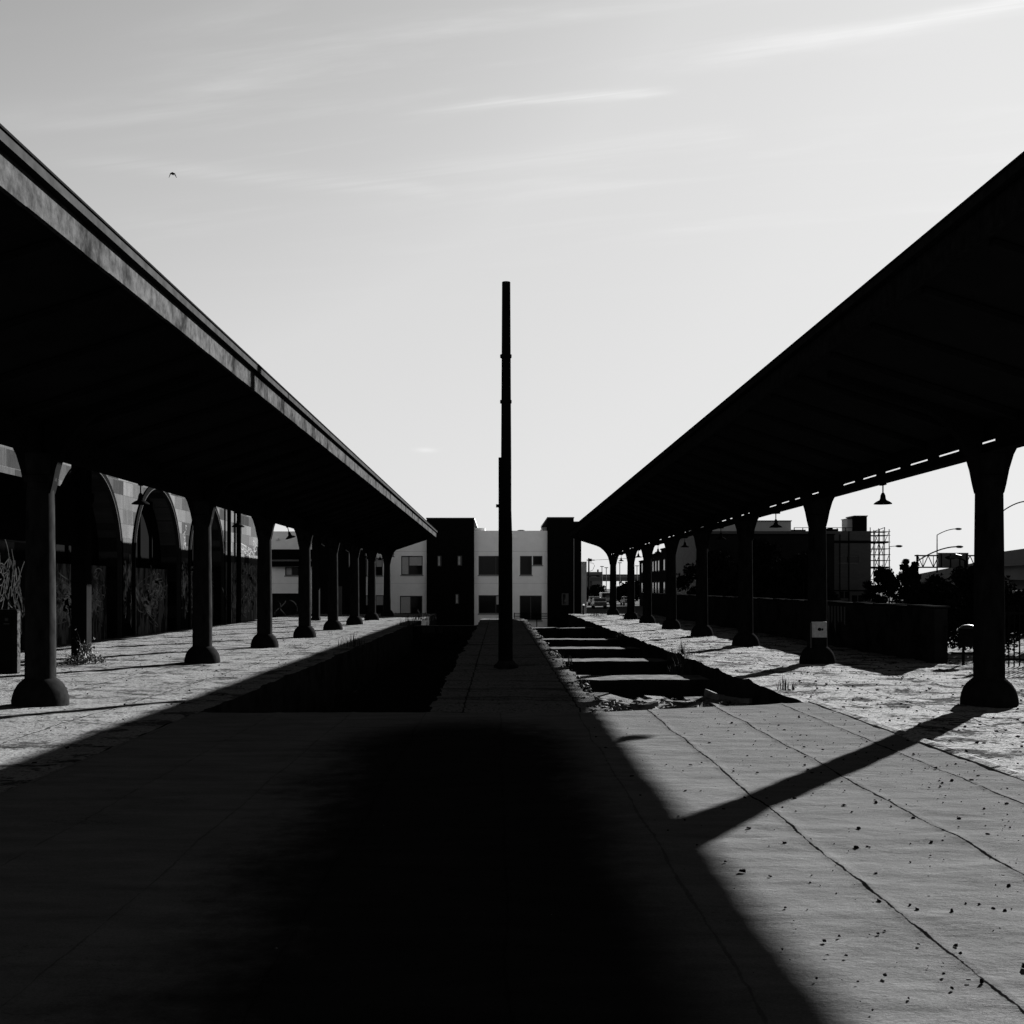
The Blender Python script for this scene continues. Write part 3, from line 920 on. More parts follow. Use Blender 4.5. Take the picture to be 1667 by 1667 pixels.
strokes(scrawl(27.3, 1.75, 1.0, .7, 26), .03, WX + .006, st, mat('pale spray paint', .4, .8, .5, 3, spec=.03))
strokes(scrawl(28.2, 1.2, .8, .6, 10), .05, WX + .009, st, M_graf)
M_graf3 = mat('thick grey spray paint', .09, .8, .8, 2, spec=0, blotch=(1.5, .42, .6, .1))
M_graf2 = mat('dim spray paint', .15, .8, .8, 2, spec=.03, blotch=(1.5, .42, .6, .1))
for yc in (32.9, 39.5, 46.3):
    strokes(scrawl(yc, 1.3, 2.0, .7, 34), .04, WX - .414, st, M_graf2)
    strokes(scrawl(yc, 1.1, 1.7, .5, 7), .2, WX - .416, st, M_graf3)
    strokes(scrawl(yc + .5, 1.2, 1.4, .5, 9), .11, WX - .412, st, M_graf2)
for yc in (36.3, 42.9):
    strokes(scrawl(yc, 1.4, .45, .8, 16), .05, WX + .006, st, M_graf2)
    strokes(scrawl(yc, 2.0, .4, .5, 5), .10, WX + .008, st, M_graf2)
strokes(scrawl(52.5, 1.3, 3.0, .9, 40), .05, WX + .04, st, M_graf2)
strokes(scrawl(52.5, 1.3, 2.6, .7, 9), .2, WX + .038, st, M_graf3)
strokes(scrawl(54.2, 3.4, 1.3, .35, 10), .06, WX + .006, st, M_graf_lit)
strokes(scrawl(43.0, 3.6, .25, .35, 5), .04, WX + .006, st, M_graf_lit)
# vertical board cladding low on the end bay
q = MB()
for i in range(21):
    yy = 49.4 + i * .34
    q.box(WX, WX + .018 + .008 * (i % 3), yy, yy + .325, -.05, 2.75 + .05 * math.sin(i * 3))
q.build('plank_cladding', mat('grimy planks', .10, .9, .9, 1.5, stretch=(1, 4, .3), spec=0, blotch=(1.2, .42, .6, .25)), st)
for yy, wd in ((49.45, .09), (51.3, .11)):
    dp = MB(); dp.tube([(WX + .14, yy, -.05), (WX + .14, yy, 8.0)], wd, 10)
    o = dp.build('downpipe', M_iron, None, loc=(WX + .14, yy, 0), smooth=True)
    tag(o, 'thin dark pipe on the stone wall, ' + ('nearer the arches' if yy < 50 else 'farther from the arches'), 'pipe', 'wall pipes')

# dark lean-to at the foot of the near end of the wall
le = thing('lean_to', 'dark lean-to frame hiding the near end of the stone wall, square pier and brace', 'lean-to', (-9.05, 23.8, 0))
MB().box(X(115.5, 23.8), X(141, 23.8), 23.8, 24.1, -.05, 5.0).build('pier', M_black, le, bevel=.01)
MB().box(-9.16, -9.04, 15.0, 23.8, 2.5, 3.70).build('lintel', M_black, le)
MB().prism_y([(-9.02, 3.0), (-8.80, 3.5), (-8.80, 3.65), (-9.02, 3.62)], 23.85, 24.05).build('knee', M_black, le)
MB().add([(-9.1, 22.9, 3.7), (-9.1, 23.8, 4.25), (-9.1, 23.8, 3.7), (-9.0, 22.9, 3.7), (-9.0, 23.8, 4.25), (-9.0, 23.8, 3.7)],
         [(0, 1, 2), (5, 4, 3), (0, 3, 4, 1), (1, 4, 5, 2), (2, 5, 3, 0)]).build('brace', M_black, le)
MB().box(-12.18, -9.16, 15.0, 24.1, 3.62, 3.70).build('roof', M_black, le)

# cabinet with a bright flank at the left edge
cb = thing('utility_cabinet', 'waist-high dark cabinet with a sunlit flank at the edge of the arched platform', 'cabinet', (-9.15, 20.6, 0))
x1 = X(27, 20.6)
MB().box(x1 - .52, x1, 20.6, 20.74, -.02, 1.2).build('body', M_column, cb, bevel=.012)
MB().box(x1 - .50, x1 - .1, 20.575, 20.598, .1, 1.08).build('door', M_black, cb)
hd = MB(); hd.box(x1 - .20, x1 - .14, 20.55, 20.575, .98, 1.04); hd.box(x1 - .22, x1 - .12, 20.545, 20.575, .92, .945); hd.build('latch', M_steel, cb)
MB().box(x1, x1 + .012, 20.605, 20.735, .02, 1.17).build('lit_flank', mat('flaking sunlit flank paint', .016, .9, .5, 18, spec=0, blotch=(16, .5, .6, .3)), cb)  # flank coloured lighter than the body to read as sunlit

# ------------------------------------------------------------------ low wall, fence and bin on the other platform
lw = thing('boundary_wall', 'long low dark mossy wall along the outer side of the platform', 'wall', (9.3, 23.4, 0))
n = 60; m = MB()
for i in range(n):
    y0 = 23.4 + (69 - 23.4) * i / n; y1 = 23.4 + (69 - 23.4) * (i + 1) / n
    m.box(9.22, 9.5, y0, y1, -.05, 1.16 + .012 * math.sin(i * 2.3) + .001 * i)
m.build('wall', M_concrete_dk, lw)
m = MB()
for i in range(n):
    y0 = 23.36 + (69 - 23.4) * i / n; y1 = 23.36 + (69 - 23.4) * (i + 1) / n
    m.box(9.18, 9.54, y0, y1 - .01, 1.175 + .012 * math.sin(i * 2.3) + .001 * i, 1.215 + .012 * math.sin(i * 2.3) + .001 * i)
m.build('coping', M_concrete_dk, lw)
m = MB()
sr = random.Random(5)
for i in range(10):
    y0 = 29.4 + i * .28
    m.quad((9.214, y0, .35 + sr.random() * .4), (9.214, y0 + .12, .35 + sr.random() * .4), (9.214, y0 + .14, 1.1), (9.214, y0, 1.1))
m.build('lime_streak', mat('pale lime streak', .0156, .9, .9, 4, stretch=(1, 6, .6)), lw)

fe = thing('iron_fence', 'dark upright-bar iron fence at the edge of the platform beyond the nearest column', 'fence', (10.3, 22.5, 0))
for z in (.12, 1.05): MB().box(10.2, 15.5, 22.48, 22.52, z, z + .04).build('rail', M_iron, fe)
bar = MB().box(10.24, 10.262, 22.455, 22.477, -.03, 1.22).build('bar', M_iron, fe)
for i in range(1, 48):
    c = bar.copy(); COL.objects.link(c); c.parent = fe; c.location = (i * .11, 0, 0)
for xx in (10.18, 12.8, 15.5):
    MB().box(xx - .035, xx + .035, 22.465, 22.535, -.03, 1.35).build('post', M_iron, fe)

bn_ = thing('round_bin', 'dark round-topped bin on a post between the low wall end and nearest column', 'bin', (9.72, 22.9, 0))
d = MB(); d.lathe([(.17, .38), (.19, .42), (.19, .70), (.17, .76), (.12, .80), (.05, .825)], 9.72, 22.9, 20); d.build('drum', M_column, bn_, smooth=True)
d = MB(); d.lathe([(.18, .755), (.13, .815), (.06, .838), (.001, .842)], 9.72, 22.9, 20); d.build('lid', M_steel, bn_, smooth=True)
MB().tube([(9.62, 22.9, -.03), (9.62, 22.9, .45)], .03, 8).build('post', M_iron, bn_)
MB().tube([(9.40, 22.9, .25), (10.05, 22.9, .25)], .02, 8).build('rail', M_iron, bn_)


# ------------------------------------------------------------------ trees
def make_tree(name, label, x, y, zb, h, rad, seed, leaves, leaf, shape='round', group='trees beyond the low wall', trunk=.3):
    r = np.random.default_rng(seed)
    root = thing(name, label, 'tree', (x, y, zb), group)
    t = MB(); hh = h * trunk
    t.tube([(x, y, zb - .1), (x + .06, y, zb + hh * .6), (x - .05, y, zb + hh), (x + .04, y + .05, zb + h * .8)], [h * .025, h * .02, h * .016, h * .005], 8)
    for i in range(7):
        a = r.random() * 6.28; z0 = zb + hh * (.7 + .25 * i * .5 / 3.5)
        t.tube([(x, y, z0), (x + rad * .45 * math.cos(a), y + rad * .45 * math.sin(a), z0 + h * .15), (x + rad * .8 * math.cos(a), y + rad * .8 * math.sin(a), z0 + h * .28)], [h * .011, h * .007, h * .003], 6)
    t.build('trunk', M_bark, root)
    nc = 44
    cs = []
    for i in range(nc):
        tt = r.random()
        if shape == 'cone':
            zz = h * (trunk * .4 + (1 - trunk * .4) * tt); rr = rad * (1.02 - tt) * r.uniform(.25, 1.0)
        else:
            zz = h * (trunk + (1 - trunk) * (.12 + .83 * tt)); rr = rad * math.sqrt(max(.05, 1 - (2 * tt - .9) ** 2)) * r.uniform(.1, .95)
        a = r.random() * 6.28
        cs.append((rr * math.cos(a), rr * math.sin(a), zz, rad * r.uniform(.16, .34) * (1.1 - .6 * tt if shape == 'cone' else 1)))
    cs = np.array(cs)
    k = r.integers(0, nc, leaves)
    d = r.normal(size=(leaves, 3)); d /= np.linalg.norm(d, axis=1)[:, None]
    c = cs[k, :3] + d * (cs[k, 3] * r.random(leaves) ** .45)[:, None] * np.array([1, 1, .75])
    a = r.normal(size=(leaves, 3)); a /= np.linalg.norm(a, axis=1)[:, None]
    b = np.cross(a, r.normal(size=(leaves, 3))); b /= np.linalg.norm(b, axis=1)[:, None]
    s = (leaf * r.uniform(.6, 1.4, leaves))[:, None]
    V = np.stack([c - a * s, c + b * s * .5, c + a * s, c - b * s * .5], 1).reshape(-1, 3)
    Fc = np.arange(leaves * 4).reshape(-1, 4)
    o = np_mesh('crown', V, Fc, M_foliage, False); o.parent = root
    return root


# ------------------------------------------------------------------ buildings beyond the low wall
YM = 90.0
mx = lambda u: X(u, YM)
mz = lambda v: Zv(v, YM)
M_brick = mat('dark brick', .04, .9, .35, 1.5, .006, 20, (1, 1, 3), spec=.1)
M_terr = mat('dark terrace render', .006, .9, .4, 1, spec=0)
mb_ = thing('brick_building', 'large dark flat-roofed building with rooftop stacks and scaffold beside it', 'building', (24, YM, GROUND_Z))
mw = [(1365, 1398, 905, 917), (1386, 1408, 968, 981), (1366, 1384, 962, 975), (1300, 1330, 905, 917), (1255, 1285, 905, 917), (1255, 1285, 940, 952), (1300, 1330, 940, 952)]
w = MB()
wall_with_holes(w, mx(1140), mx(1418), GROUND_Z, mz(864.5), YM, [(mx(a), mx(b), mz(d), mz(c)) for a, b, c, d in mw])
w.quad((mx(1140), YM, GROUND_Z), (mx(1140), YM, mz(864.5)), (mx(1140), YM + 16, mz(864.5)), (mx(1140), YM + 16, GROUND_Z))
w.quad((mx(1418), YM, GROUND_Z), (mx(1418), YM + 16, GROUND_Z), (mx(1418), YM + 16, mz(864.5)), (mx(1418), YM, mz(864.5)))
w.quad((mx(1140), YM, mz(864.5)), (mx(1418), YM, mz(864.5)), (mx(1418), YM + 16, mz(864.5)), (mx(1140), YM + 16, mz(864.5)))
w.build('wall', M_brick, mb_)
MB().box(mx(1148), mx(1343), YM - 2.5, YM - .02, GROUND_Z, mz(873)).build('wing', M_terr, mb_)
MB().box(mx(1147), mx(1344), YM - 2.6, YM - .02, mz(873), mz(871.5)).build('coping', M_dark, mb_)
for a, b, c, d in mw: window(mb_, mx(a), mx(b), mz(d), mz(c), YM + .05, .5, 'gg', msill=M_frame)
MB().box(mx(1150), mx(1221), YM + 1.2, YM + 9, mz(864.6), mz(853)).build('upper_storey', M_stucco2, mb_)
MB().box(mx(1221), mx(1293), YM + 1, YM + 9, mz(864.6), mz(847.5)).build('upper_storey', M_stucco2, mb_)
MB().box(mx(1220), mx(1294), YM + .9, YM + 9.1, mz(847.5), mz(846)).build('coping', M_frame, mb_)
MB().box(mx(1356), mx(1377), YM + 2, YM + 5, mz(864.6), mz(859)).build('roof_box', M_dark, mb_)
MB().box(mx(1363), mx(1368), YM + 2, YM + 4, mz(859), mz(857)).build('roof_vent', M_dark, mb_)
MB().box(mx(1389), mx(1397), YM + 1.5, YM + 3, mz(864.6), mz(843)).build('chimney', M_stucco2, mb_)
MB().box(mx(1388), mx(1398), YM + 1.4, YM + 3.1, mz(843), mz(842)).build('chimney_cap', M_frame, mb_)
MB().box(mx(1397), mx(1418), YM + 1, YM + 3, mz(864.6), mz(839.5)).build('chimney', M_dark, mb_)
MB().box(mx(1396), mx(1419), YM + .9, YM + 3.1, mz(839.5), mz(838)).build('chimney_cap', M_frame, mb_)
m = MB()
m.box(mx(1293), mx(1390), YM + .1, YM + .16, mz(859.3), mz(858.5))
for u in range(1293, 1392, 14): m.box(mx(u), mx(u) + .06, YM + .1, YM + .16, mz(864.6), mz(859))
m.build('roof_railing', M_iron, mb_)
m = MB(); m.box(mx(1381), mx(1382.2), YM - .1, YM - .01, mz(985), mz(865)); m.box(mx(1366.5), mx(1367.6), YM - .1, YM - .01, mz(985), mz(870)); m.build('downpipe', M_dark, mb_)
MB().box(mx(1140), mx(1418), YM - .06, YM, mz(884), mz(880)).build('ledge', M_dark, mb_)
MB().box(mx(1140), mx(1418), YM - .06, YM, mz(962.5), mz(960.5)).build('ledge', M_dark, mb_)

# scaffold tower
sc = thing('scaffold', 'scaffold tower of thin tubes climbing the side of the dark flat-roofed building', 'scaffold', (mx(1432), YM, GROUND_Z))
sx = [mx(u) for u in (1420, 1427.5, 1435, 1443.5, 1451)]
tops = [858, 863, 861, 858, 861]
lv = [1003, 984, 963.5, 943, 922.8, 902.5, 882, 865]
for j, (xx, tv) in enumerate(zip(sx, tops)):
    for yy in (YM + .5, YM + 1.9):
        MB().tube([(xx, yy, GROUND_Z), (xx, yy, mz(tv))], .035, 6).build('standard', M_iron, sc)
lg = MB()
for v in lv + [893, 912, 871]:
    for yy in (YM + .5, YM + 1.9): lg.tube([(sx[0] - .1, yy, mz(v)), (sx[-1] + .1, yy, mz(v))], .028, 6)
    for xx in sx: lg.tube([(xx, YM + .45, mz(v)), (xx, YM + 1.95, mz(v))], .028, 6)
lg.build('ledger', M_iron, sc)
bc = MB()
for i, (a, b) in enumerate(zip(lv[:-1], lv[1:])):
    for k in range(4):
        if (i + k) % 2 or k == 1: bc.tube([(sx[k], YM + .5, mz(a)), (sx[k + 1], YM + .5, mz(b))], .024, 6)
        else: bc.tube([(sx[k + 1], YM + 1.9, mz(a)), (sx[k], YM + 1.9, mz(b))], .024, 6)
bc.tube([(mx(1418), YM + .5, mz(868)), (mx(1444), YM + .5, mz(858))], .03, 6)
bc.build('brace', M_iron, sc)
for v in (883, 924.5): MB().box(sx[0] - .1, sx[3] + .3, YM + .45, YM + 1.95, mz(v) - .03, mz(v) + .12).build('platform_board', M_bark, sc)

# stepped dark terrace down the street
segs = [(173, 160, 915, 'farthest and lowest'), (160, 150, 904.5, 'second farthest'), (150, 138, 895.5, 'middle'), (138, 127, 884, 'second nearest'), (127, 112, 876, 'nearest and tallest')]
for ya, yb, v, lb in segs:
    xx = 22.0; zt = Zv(v, ya)
    h = thing('terraced_house', 'dark flat-topped terraced house across the street, %s of the stepped row' % lb, 'house', (xx, (ya + yb) / 2, GROUND_Z), 'terraced houses down the street')
    MB().box(xx, xx + 9, yb, ya - .01, GROUND_Z, zt).build('wall', M_terr, h)
    MB().box(xx - .12, xx + 9.1, yb + .02, ya - .03, zt, zt + .18).build('parapet', M_dark, h)
    for lev in (0.9, 3.9):
        for kx in range(3):
            y0 = yb + 1.2 + kx * (ya - yb - 1.6) / 3
            f = MB().box(xx - .03, xx + .02, y0, y0 + 1.3, lev, lev + 1.5).build('window', M_frame, h)
            MB().box(xx - .045, xx - .031, y0 + .1, y0 + 1.2, lev + .1, lev + 1.4).build('pane', M_glass, f)
    MB().box(xx + 2, xx + 3, yb + 2, yb + 3, zt, zt + .9).build('chimney', M_dark, h)

# trees in front of and beside the big building
tl = [
    ('broad_tree', 'dark broad tree covering the front of the flat-roofed building, nearest the terrace', 1165, 82, 898, 3.0, 'round'),
    ('broad_tree', 'dark broad tree before the flat-roofed building under its pale upper storey', 1235, 82, 878, 3.0, 'round'),
    ('broad_tree', 'dark broad tree before the flat-roofed building, seen behind the second column', 1308, 82, 902, 2.8, 'round'),
    ('small_tree', 'small dark tree at the foot of the scaffold tower', 1437, 84, 922, 1.7, 'round'),
    ('conifer', 'dark pointed conifer between scaffold and sign gantry', 1475, 84, 913, 2.4, 'cone'),
    ('small_tree', 'small ragged dark tree just before the sign gantry post', 1489, 88, 917, 1.7, 'cone'),
    ('small_tree', 'low dark tree under the sign panel beside the ramp', 1525, 80, 940, 2.2, 'round'),
    ('broad_tree', 'dark tree mass under the motorway ramp behind the nearest column', 1580, 72, 928, 2.6, 'round'),
    ('broad_tree', 'low dark tree below the motorway deck at the picture edge', 1660, 66, 972, 2.6, 'round')]
for i, (nm, lb, u, y, vt, rd, shp) in enumerate(tl):
    x, zt = X(u, y), Zv(vt, y)
    make_tree(nm, lb, x, y, GROUND_Z, zt - GROUND_Z, rd, 100 + i, 6500, .15 if rd > 2.5 else .12, shp, trunk=.06)

# bushes filling the dark behind wall end, fence and column
for i, (x, y, r_, h_, lb) in enumerate([
        (10.6, 27.0, 1.0, 1.75, 'dark hedge bush directly behind the end of the low wall'),
        (12.3, 27.6, 1.2, 1.9, 'dark hedge bush behind the iron fence, nearer the column'),
        (14.4, 28.0, 1.3, 1.9, 'dark hedge bush behind the iron fence at the picture edge')]):
    make_tree('hedge_bush', lb, x, y, -.1, h_, r_, 200 + i, 5200, .06, 'round', 'hedge bushes behind the fence', trunk=.05)

# ------------------------------------------------------------------ motorway ramp, gantry, street lights
ov = thing('motorway_ramp', 'concrete motorway ramp rising towards the picture edge on the low wall side', 'ramp', (60, 150, GROUND_Z))
cl_ = [(1470, 941, 250), (1497, 934, 215), (1548, 924, 180), (1582, 917, 160), (1625, 899, 130), (1667, 893, 112), (1760, 874, 88), (1900, 850, 70)]
pts = [P(*c) for c in cl_]
def sweep(offx0, offx1, dz0, dz1):
    q = MB(); n = len(pts); vs_, fs = [], []
    for (x, y, z) in pts:
        vs_ += [(x + offx0, y, z + dz0), (x + offx1, y, z + dz0), (x + offx1, y, z + dz1), (x + offx0, y, z + dz1)]
    for i in range(n - 1):
        a = i * 4
        for k_ in range(4): fs.append((a + k_, a + (k_ + 1) % 4, a + 4 + (k_ + 1) % 4, a + 4 + k_))
    fs += [(3, 2, 1, 0), (n * 4 - 4, n * 4 - 3, n * 4 - 2, n * 4 - 1)]
    q.add(vs_, fs); return q
M_ramp = mat('ramp concrete', .04, .9, .3, .5, spec=.1)
M_ramp2 = mat('ramp girder concrete', .06, .9, .3, .5, spec=.1)
sweep(0, .4, -1.1, 0).build('parapet', M_ramp, ov)
sweep(-.25, 10, -1.7, -1.1).build('deck', M_ramp, ov)
sweep(.8, 9, -3.2, -1.7).build('girder', M_ramp2, ov)
for i in (1, 3, 4, 5):
    x, y, z = pts[i]
    MB().box(x + 3.5, x + 5.5, y - .8, y + .8, GROUND_Z, z - 3.2).build('pier', M_ramp, ov)
    MB().box(x + 1, x + 9, y - .6, y + .6, z - 3.9, z - 3.2).build('crosshead', M_ramp2, ov)

YG = 150.0
ga = thing('sign_gantry', 'steel truss sign gantry with the dark back of a motorway sign', 'gantry', (X(1493, YG), YG, GROUND_Z))
gx = lambda u: X(u, YG)
gz = lambda v: Zv(v, YG)
MB().box(gx(1492), gx(1494.6), YG - .15, YG + .15, GROUND_Z, gz(903)).build('post', M_iron, ga)
t = MB()
for v in (904.5, 923.5): t.box(gx(1489), gx(1640), YG - .08, YG + .08, gz(v) - .09, gz(v) + .09)
us = [1494 + i * 8.5 for i in range(18)]
for i in range(len(us) - 1):
    t.tube([(gx(us[i]), YG, gz(904.5 if i % 2 == 0 else 923.5)), (gx(us[i + 1]), YG, gz(923.5 if i % 2 == 0 else 904.5))], .06, 6)
    if i % 2 == 0: t.tube([(gx(us[i + 1]), YG, gz(904.5)), (gx(us[i + 1]), YG, gz(923.5))], .05, 6)
t.build('truss', M_iron, ga)
MB().box(gx(1526), gx(1575), YG - .3, YG - .15, gz(924.3), gz(900)).build('sign_panel', mat('sign back', .03, .6, .2), ga)
t = MB()
for u in (1530, 1545, 1560, 1571): t.box(gx(u), gx(u) + .15, YG - .36, YG - .301, gz(924), gz(901))
t.build('sign_stiffener', M_iron, ga)


def street_light(name, label, base_uvY, tip_uv, zbase, arm_rise=.35, rad=.09, group='street lights by the motorway', head=True):
    u, v, Y = base_uvY
    x, z = X(u, Y), Zv(v, Y)
    x2, z2 = X(tip_uv[0], Y), Zv(tip_uv[1], Y)
    root = thing(name, label, 'street light', (x, Y, zbase), group)
    MB().tube([(x, Y, zbase), (x, Y, z)], [rad * 1.3, rad * .8], 8).build('pole', M_iron, root)
    ap = [(x + (x2 - x) * t, Y, z + (z2 - z) * (1 - (1 - t) ** 1.8)) for t in np.linspace(0, 1, 9)]
    MB().tube(ap, rad * .7, 8).build('arm', M_iron, root)
    h = MB(); L = .9 if x2 > x else -.9
    h.tube([(x2 - L * .1, Y, z2), (x2 + L * .2, Y, z2 - .01), (x2 + L * .7, Y, z2 - .02), (x2 + L, Y, z2)], [.08, .17, .17, .06], 8)
    h.build('lamp_head', M_iron, root)
    return root


street_light('street_light', 'tall curved-arm street light standing on the ramp behind the sign panel', (1525.5, 871, 170), (1556, 861), Zv(932, 170))
street_light('street_light', 'curved-arm street light rising from the gantry post', (1494, 913, 148), (1557, 890), gz(985), rad=.12)
street_light('street_light', 'curved-arm street light on the ramp at the picture edge', (1632.5, 832, 118), (1672, 816), Zv(935, 118))
street_light('street_light', 'thin straight-armed street light seen past the scaffold', (1448, 890, 160), (1459, 889), GROUND_Z, rad=.06)
sl = street_light('street_light', 'short street lamp with a sunlit round head beside the nearest column', (1571, 913, 100), (1555, 907.5), GROUND_Z, rad=.11)
MB().tube([P(1565, 906.0, 99.5), P(1556, 905.0, 99.5), P(1547, 907.5, 99.5)], [.13, .2, .1], 8).build('lamp_cover', M_steel, sl)
street_light('street_light', 'plain short post light between the conifer and the gantry', (1472, 938, 92), (1474, 937), GROUND_Z, rad=.07)

# ------------------------------------------------------------------ street seen past the far columns
YU = 200.0
up = thing('utility_pole', 'wooden utility pole with crossarms and wires seen past the last column', 'utility pole', (X(958.5, YU), YU, GROUND_Z))
ux = lambda u: X(u, YU)
uz = lambda v: Zv(v, YU)
MB().tube([(ux(958.5), YU, GROUND_Z), (ux(958.5), YU, uz(908.5))], [.17, .13], 8).build('pole', M_bark, up)
MB().box(ux(955), ux(968), YU - .1, YU + .1, uz(912) - .06, uz(912) + .1).build('crossarm', M_bark, up)
MB().box(ux(947), ux(961), YU - .1, YU + .1, uz(937) - .05, uz(937) + .05).build('crossarm', M_bark, up)
tr = MB(); tr.lathe([(.2, uz(914)), (.24, uz(913)), (.24, uz(910.5)), (.2, uz(909.5))], ux(961.5), YU, 12); tr.build('transformer', M_iron, up)
MB().tube([(ux(959), YU, uz(939.5)), (ux(962), YU, uz(937.6)), (ux(970), YU, uz(937)), (ux(976), YU, uz(937.4))], .07, 8).build('lamp_arm', M_iron, up)
MB().tube([(ux(970), YU, uz(937.5)), (ux(973), YU, uz(937.7)), (ux(978), YU, uz(938.2))], [.1, .16, .06], 8).build('lamp_head', M_iron, up)
wr = MB()
wr.tube([(ux(962), YU, uz(912)), (ux(990), YU - 30, Zv(909, 170)), (ux(1018), YU - 60, Zv(900, 140)), (ux(1010), YU - 100, Zv(893, 100))], .03, 5)
wr.tube([(ux(960), YU, uz(916)), (ux(966), YU, uz(917)), (ux(968), YU, uz(921)), (ux(965), YU, uz(928)), (ux(960), YU, uz(930))], .04, 5)
wr.tube([(ux(961), YU, uz(936)), (ux(985), YU + 40, Zv(934, 240)), (ux(1020), YU + 90, Zv(931, 290))], .03, 5)
wr.build('wire', M_iron, up)

h = thing('pale_house', 'narrow slice of a pale building beside the black tower', 'house', (X(940, 110), 110, GROUND_Z))
MB().box(X(925, 110), X(955, 110), 110, 118, GROUND_Z, Zv(915, 110)).build('wall', M_stucco2, h)
MB().box(X(924.5, 110), X(955.5, 110), 109.9, 118.1, Zv(915, 110), Zv(914.4, 110)).build('coping', M_frame, h)
# distant viaduct
va = thing('distant_viaduct', 'long grey viaduct crossing the end of the street far away', 'viaduct', (X(1000, 420), 420, GROUND_Z))
MB().box(X(925, 420), X(1075, 420), 420, 430, Zv(946, 420), Zv(935, 420)).build('deck', mat('viaduct concrete', .05, .9, .3, .3), va)
MB().box(X(925, 420), X(1075, 420), 419.8, 420.0, Zv(940, 420), Zv(937.5, 420)).build('parapet', mat('viaduct parapet', .1, .9, .3, .3), va)
for u in (960, 1000, 1040): MB().box(X(u, 420), X(u + 4, 420), 421, 428, GROUND_Z, Zv(946, 420)).build('pier', M_ramp, va)
b_ = thing('distant_block', 'low dark block standing on the viaduct line under the wires', 'building', (X(970, 450), 450, GROUND_Z))
MB().box(X(955, 450), X(981, 450), 450, 470, GROUND_Z, Zv(931, 450)).build('wall', mat('far block render', .06), b_)
MB().box(X(973, 450), X(975, 450), 451, 453, Zv(931, 450), Zv(927, 450)).build('chimney', M_dark, b_)
for i, (u, v) in enumerate(((980, 922), (987, 924), (1009, 916), (1037, 921))):
    Yl = 400.0
    l_ = thing('light_mast', 'distant thin light mast %s' % ('nearest the utility pole', 'just past the utility pole lamp', 'seen between the two farthest columns', 'beside the stepped terrace')[i], 'mast', (X(u, Yl), Yl, GROUND_Z), 'distant light masts')
    MB().tube([(X(u, Yl), Yl, GROUND_Z), (X(u, Yl), Yl, Zv(v, Yl))], .14, 6).build('pole', M_steel, l_)
    MB().box(X(u - 3, Yl), X(u + 3, Yl), Yl - .2, Yl + .2, Zv(v, Yl) - .15, Zv(v, Yl) + .1).build('lamp_head', M_steel, l_)


def car(x, y, rz, label, shade):
    root = thing('parked_car', label, 'car', (0, 0, 0), 'cars parked on the far street')
    prof = [(-2.1, .35), (2.1, .35), (2.15, .7), (1.95, .85), (1.0, .95), (.45, 1.42), (-1.1, 1.45), (-1.75, 1.0), (-2.1, .9)]
    b = MB(); b.add([(-.85, p, z) for p, z in prof] + [(.85, p, z) for p, z in prof], [])
    n = len(prof)
    b.f = [tuple(range(n)), tuple(range(2 * n - 1, n - 1, -1))] + [(i, i + n, (i + 1) % n + n, (i + 1) % n) for i in range(n)]
    b.build('body', shade, root, bevel=.06)
    g_ = MB(); g_.box(-.862, .862, -.95, .4, .98, 1.32); g_.build('side_window', M_glass, root)
    s_ = MB(); s_.add([(-.7, -1.16, 1.40), (.7, -1.16, 1.40), (.7, -1.76, 1.03), (-.7, -1.76, 1.03)], [(0, 1, 2, 3)]); s_.build('rear_window', M_glass, root)
    for sx_ in (-.8, .8):
        for sy in (-1.35, 1.35):
            w_ = MB(); w_.tube([(sx_ - .1, sy, .32), (sx_ + .1, sy, .32)], .32, 14); w_.build('wheel', M_iron, root)
    root.location = (x, y, GROUND_Z); root.rotation_euler = (0, 0, rz)
    return root


M_car1 = mat('white car paint', .1420, .25, spec=.5); M_car2 = mat('dark car paint', .0284, .2, spec=.5); M_car3 = mat('silver car paint', .1065, .25, spec=.5)
car(13.6, 150, 0, 'dark parked car on the street in the gap beside the last column', M_car2)
car(20.5, 176, .05, 'silver parked car farther up the street between the far columns', M_car3)
car(15.2, 176, .0, 'white parked car farther up the street beside the utility pole', M_car1)
vn = thing('parked_van', 'pale parked van partly hidden by the last column', 'van', (X(988, 190), 190, GROUND_Z))
xv = X(988, 190)
MB().box(xv - .9, xv + .9, 190, 194.5, GROUND_Z + .35, GROUND_Z + 2.0).build('body', M_car1, vn, bevel=.12)
MB().box(xv - .75, xv + .75, 189.97, 190.02, GROUND_Z + 1.15, GROUND_Z + 1.8).build('rear_window', M_glass, vn)
MB().box(xv - .85, xv + .85, 189.94, 190.02, GROUND_Z + .4, GROUND_Z + .6).build('bumper', M_iron, vn)
for sx_ in (-.8, .8):
    for sy in (191, 193.6):
        MB().tube([(xv + sx_ - .1, sy, GROUND_Z + .34), (xv + sx_ + .1, sy, GROUND_Z + .34)], .34, 14).build('wheel', M_iron, vn)
for i, (u, y, v, r_, lb) in enumerate([(953, 190, 962, 2.0, 'dark bush at the foot of the utility pole'), (972, 230, 955, 3.6, 'dark street tree under the distant viaduct'),
                                       (1012, 220, 958, 3.6, 'dark street tree between the two farthest columns'), (1033, 190, 948, 3.6, 'dark street tree against the stepped terrace')]):
    make_tree('street_tree', lb, X(u, y), y, GROUND_Z, Zv(v, y) - GROUND_Z, r_, 300 + i, 2200, .3, 'round', 'street trees at the far end', trunk=.15)
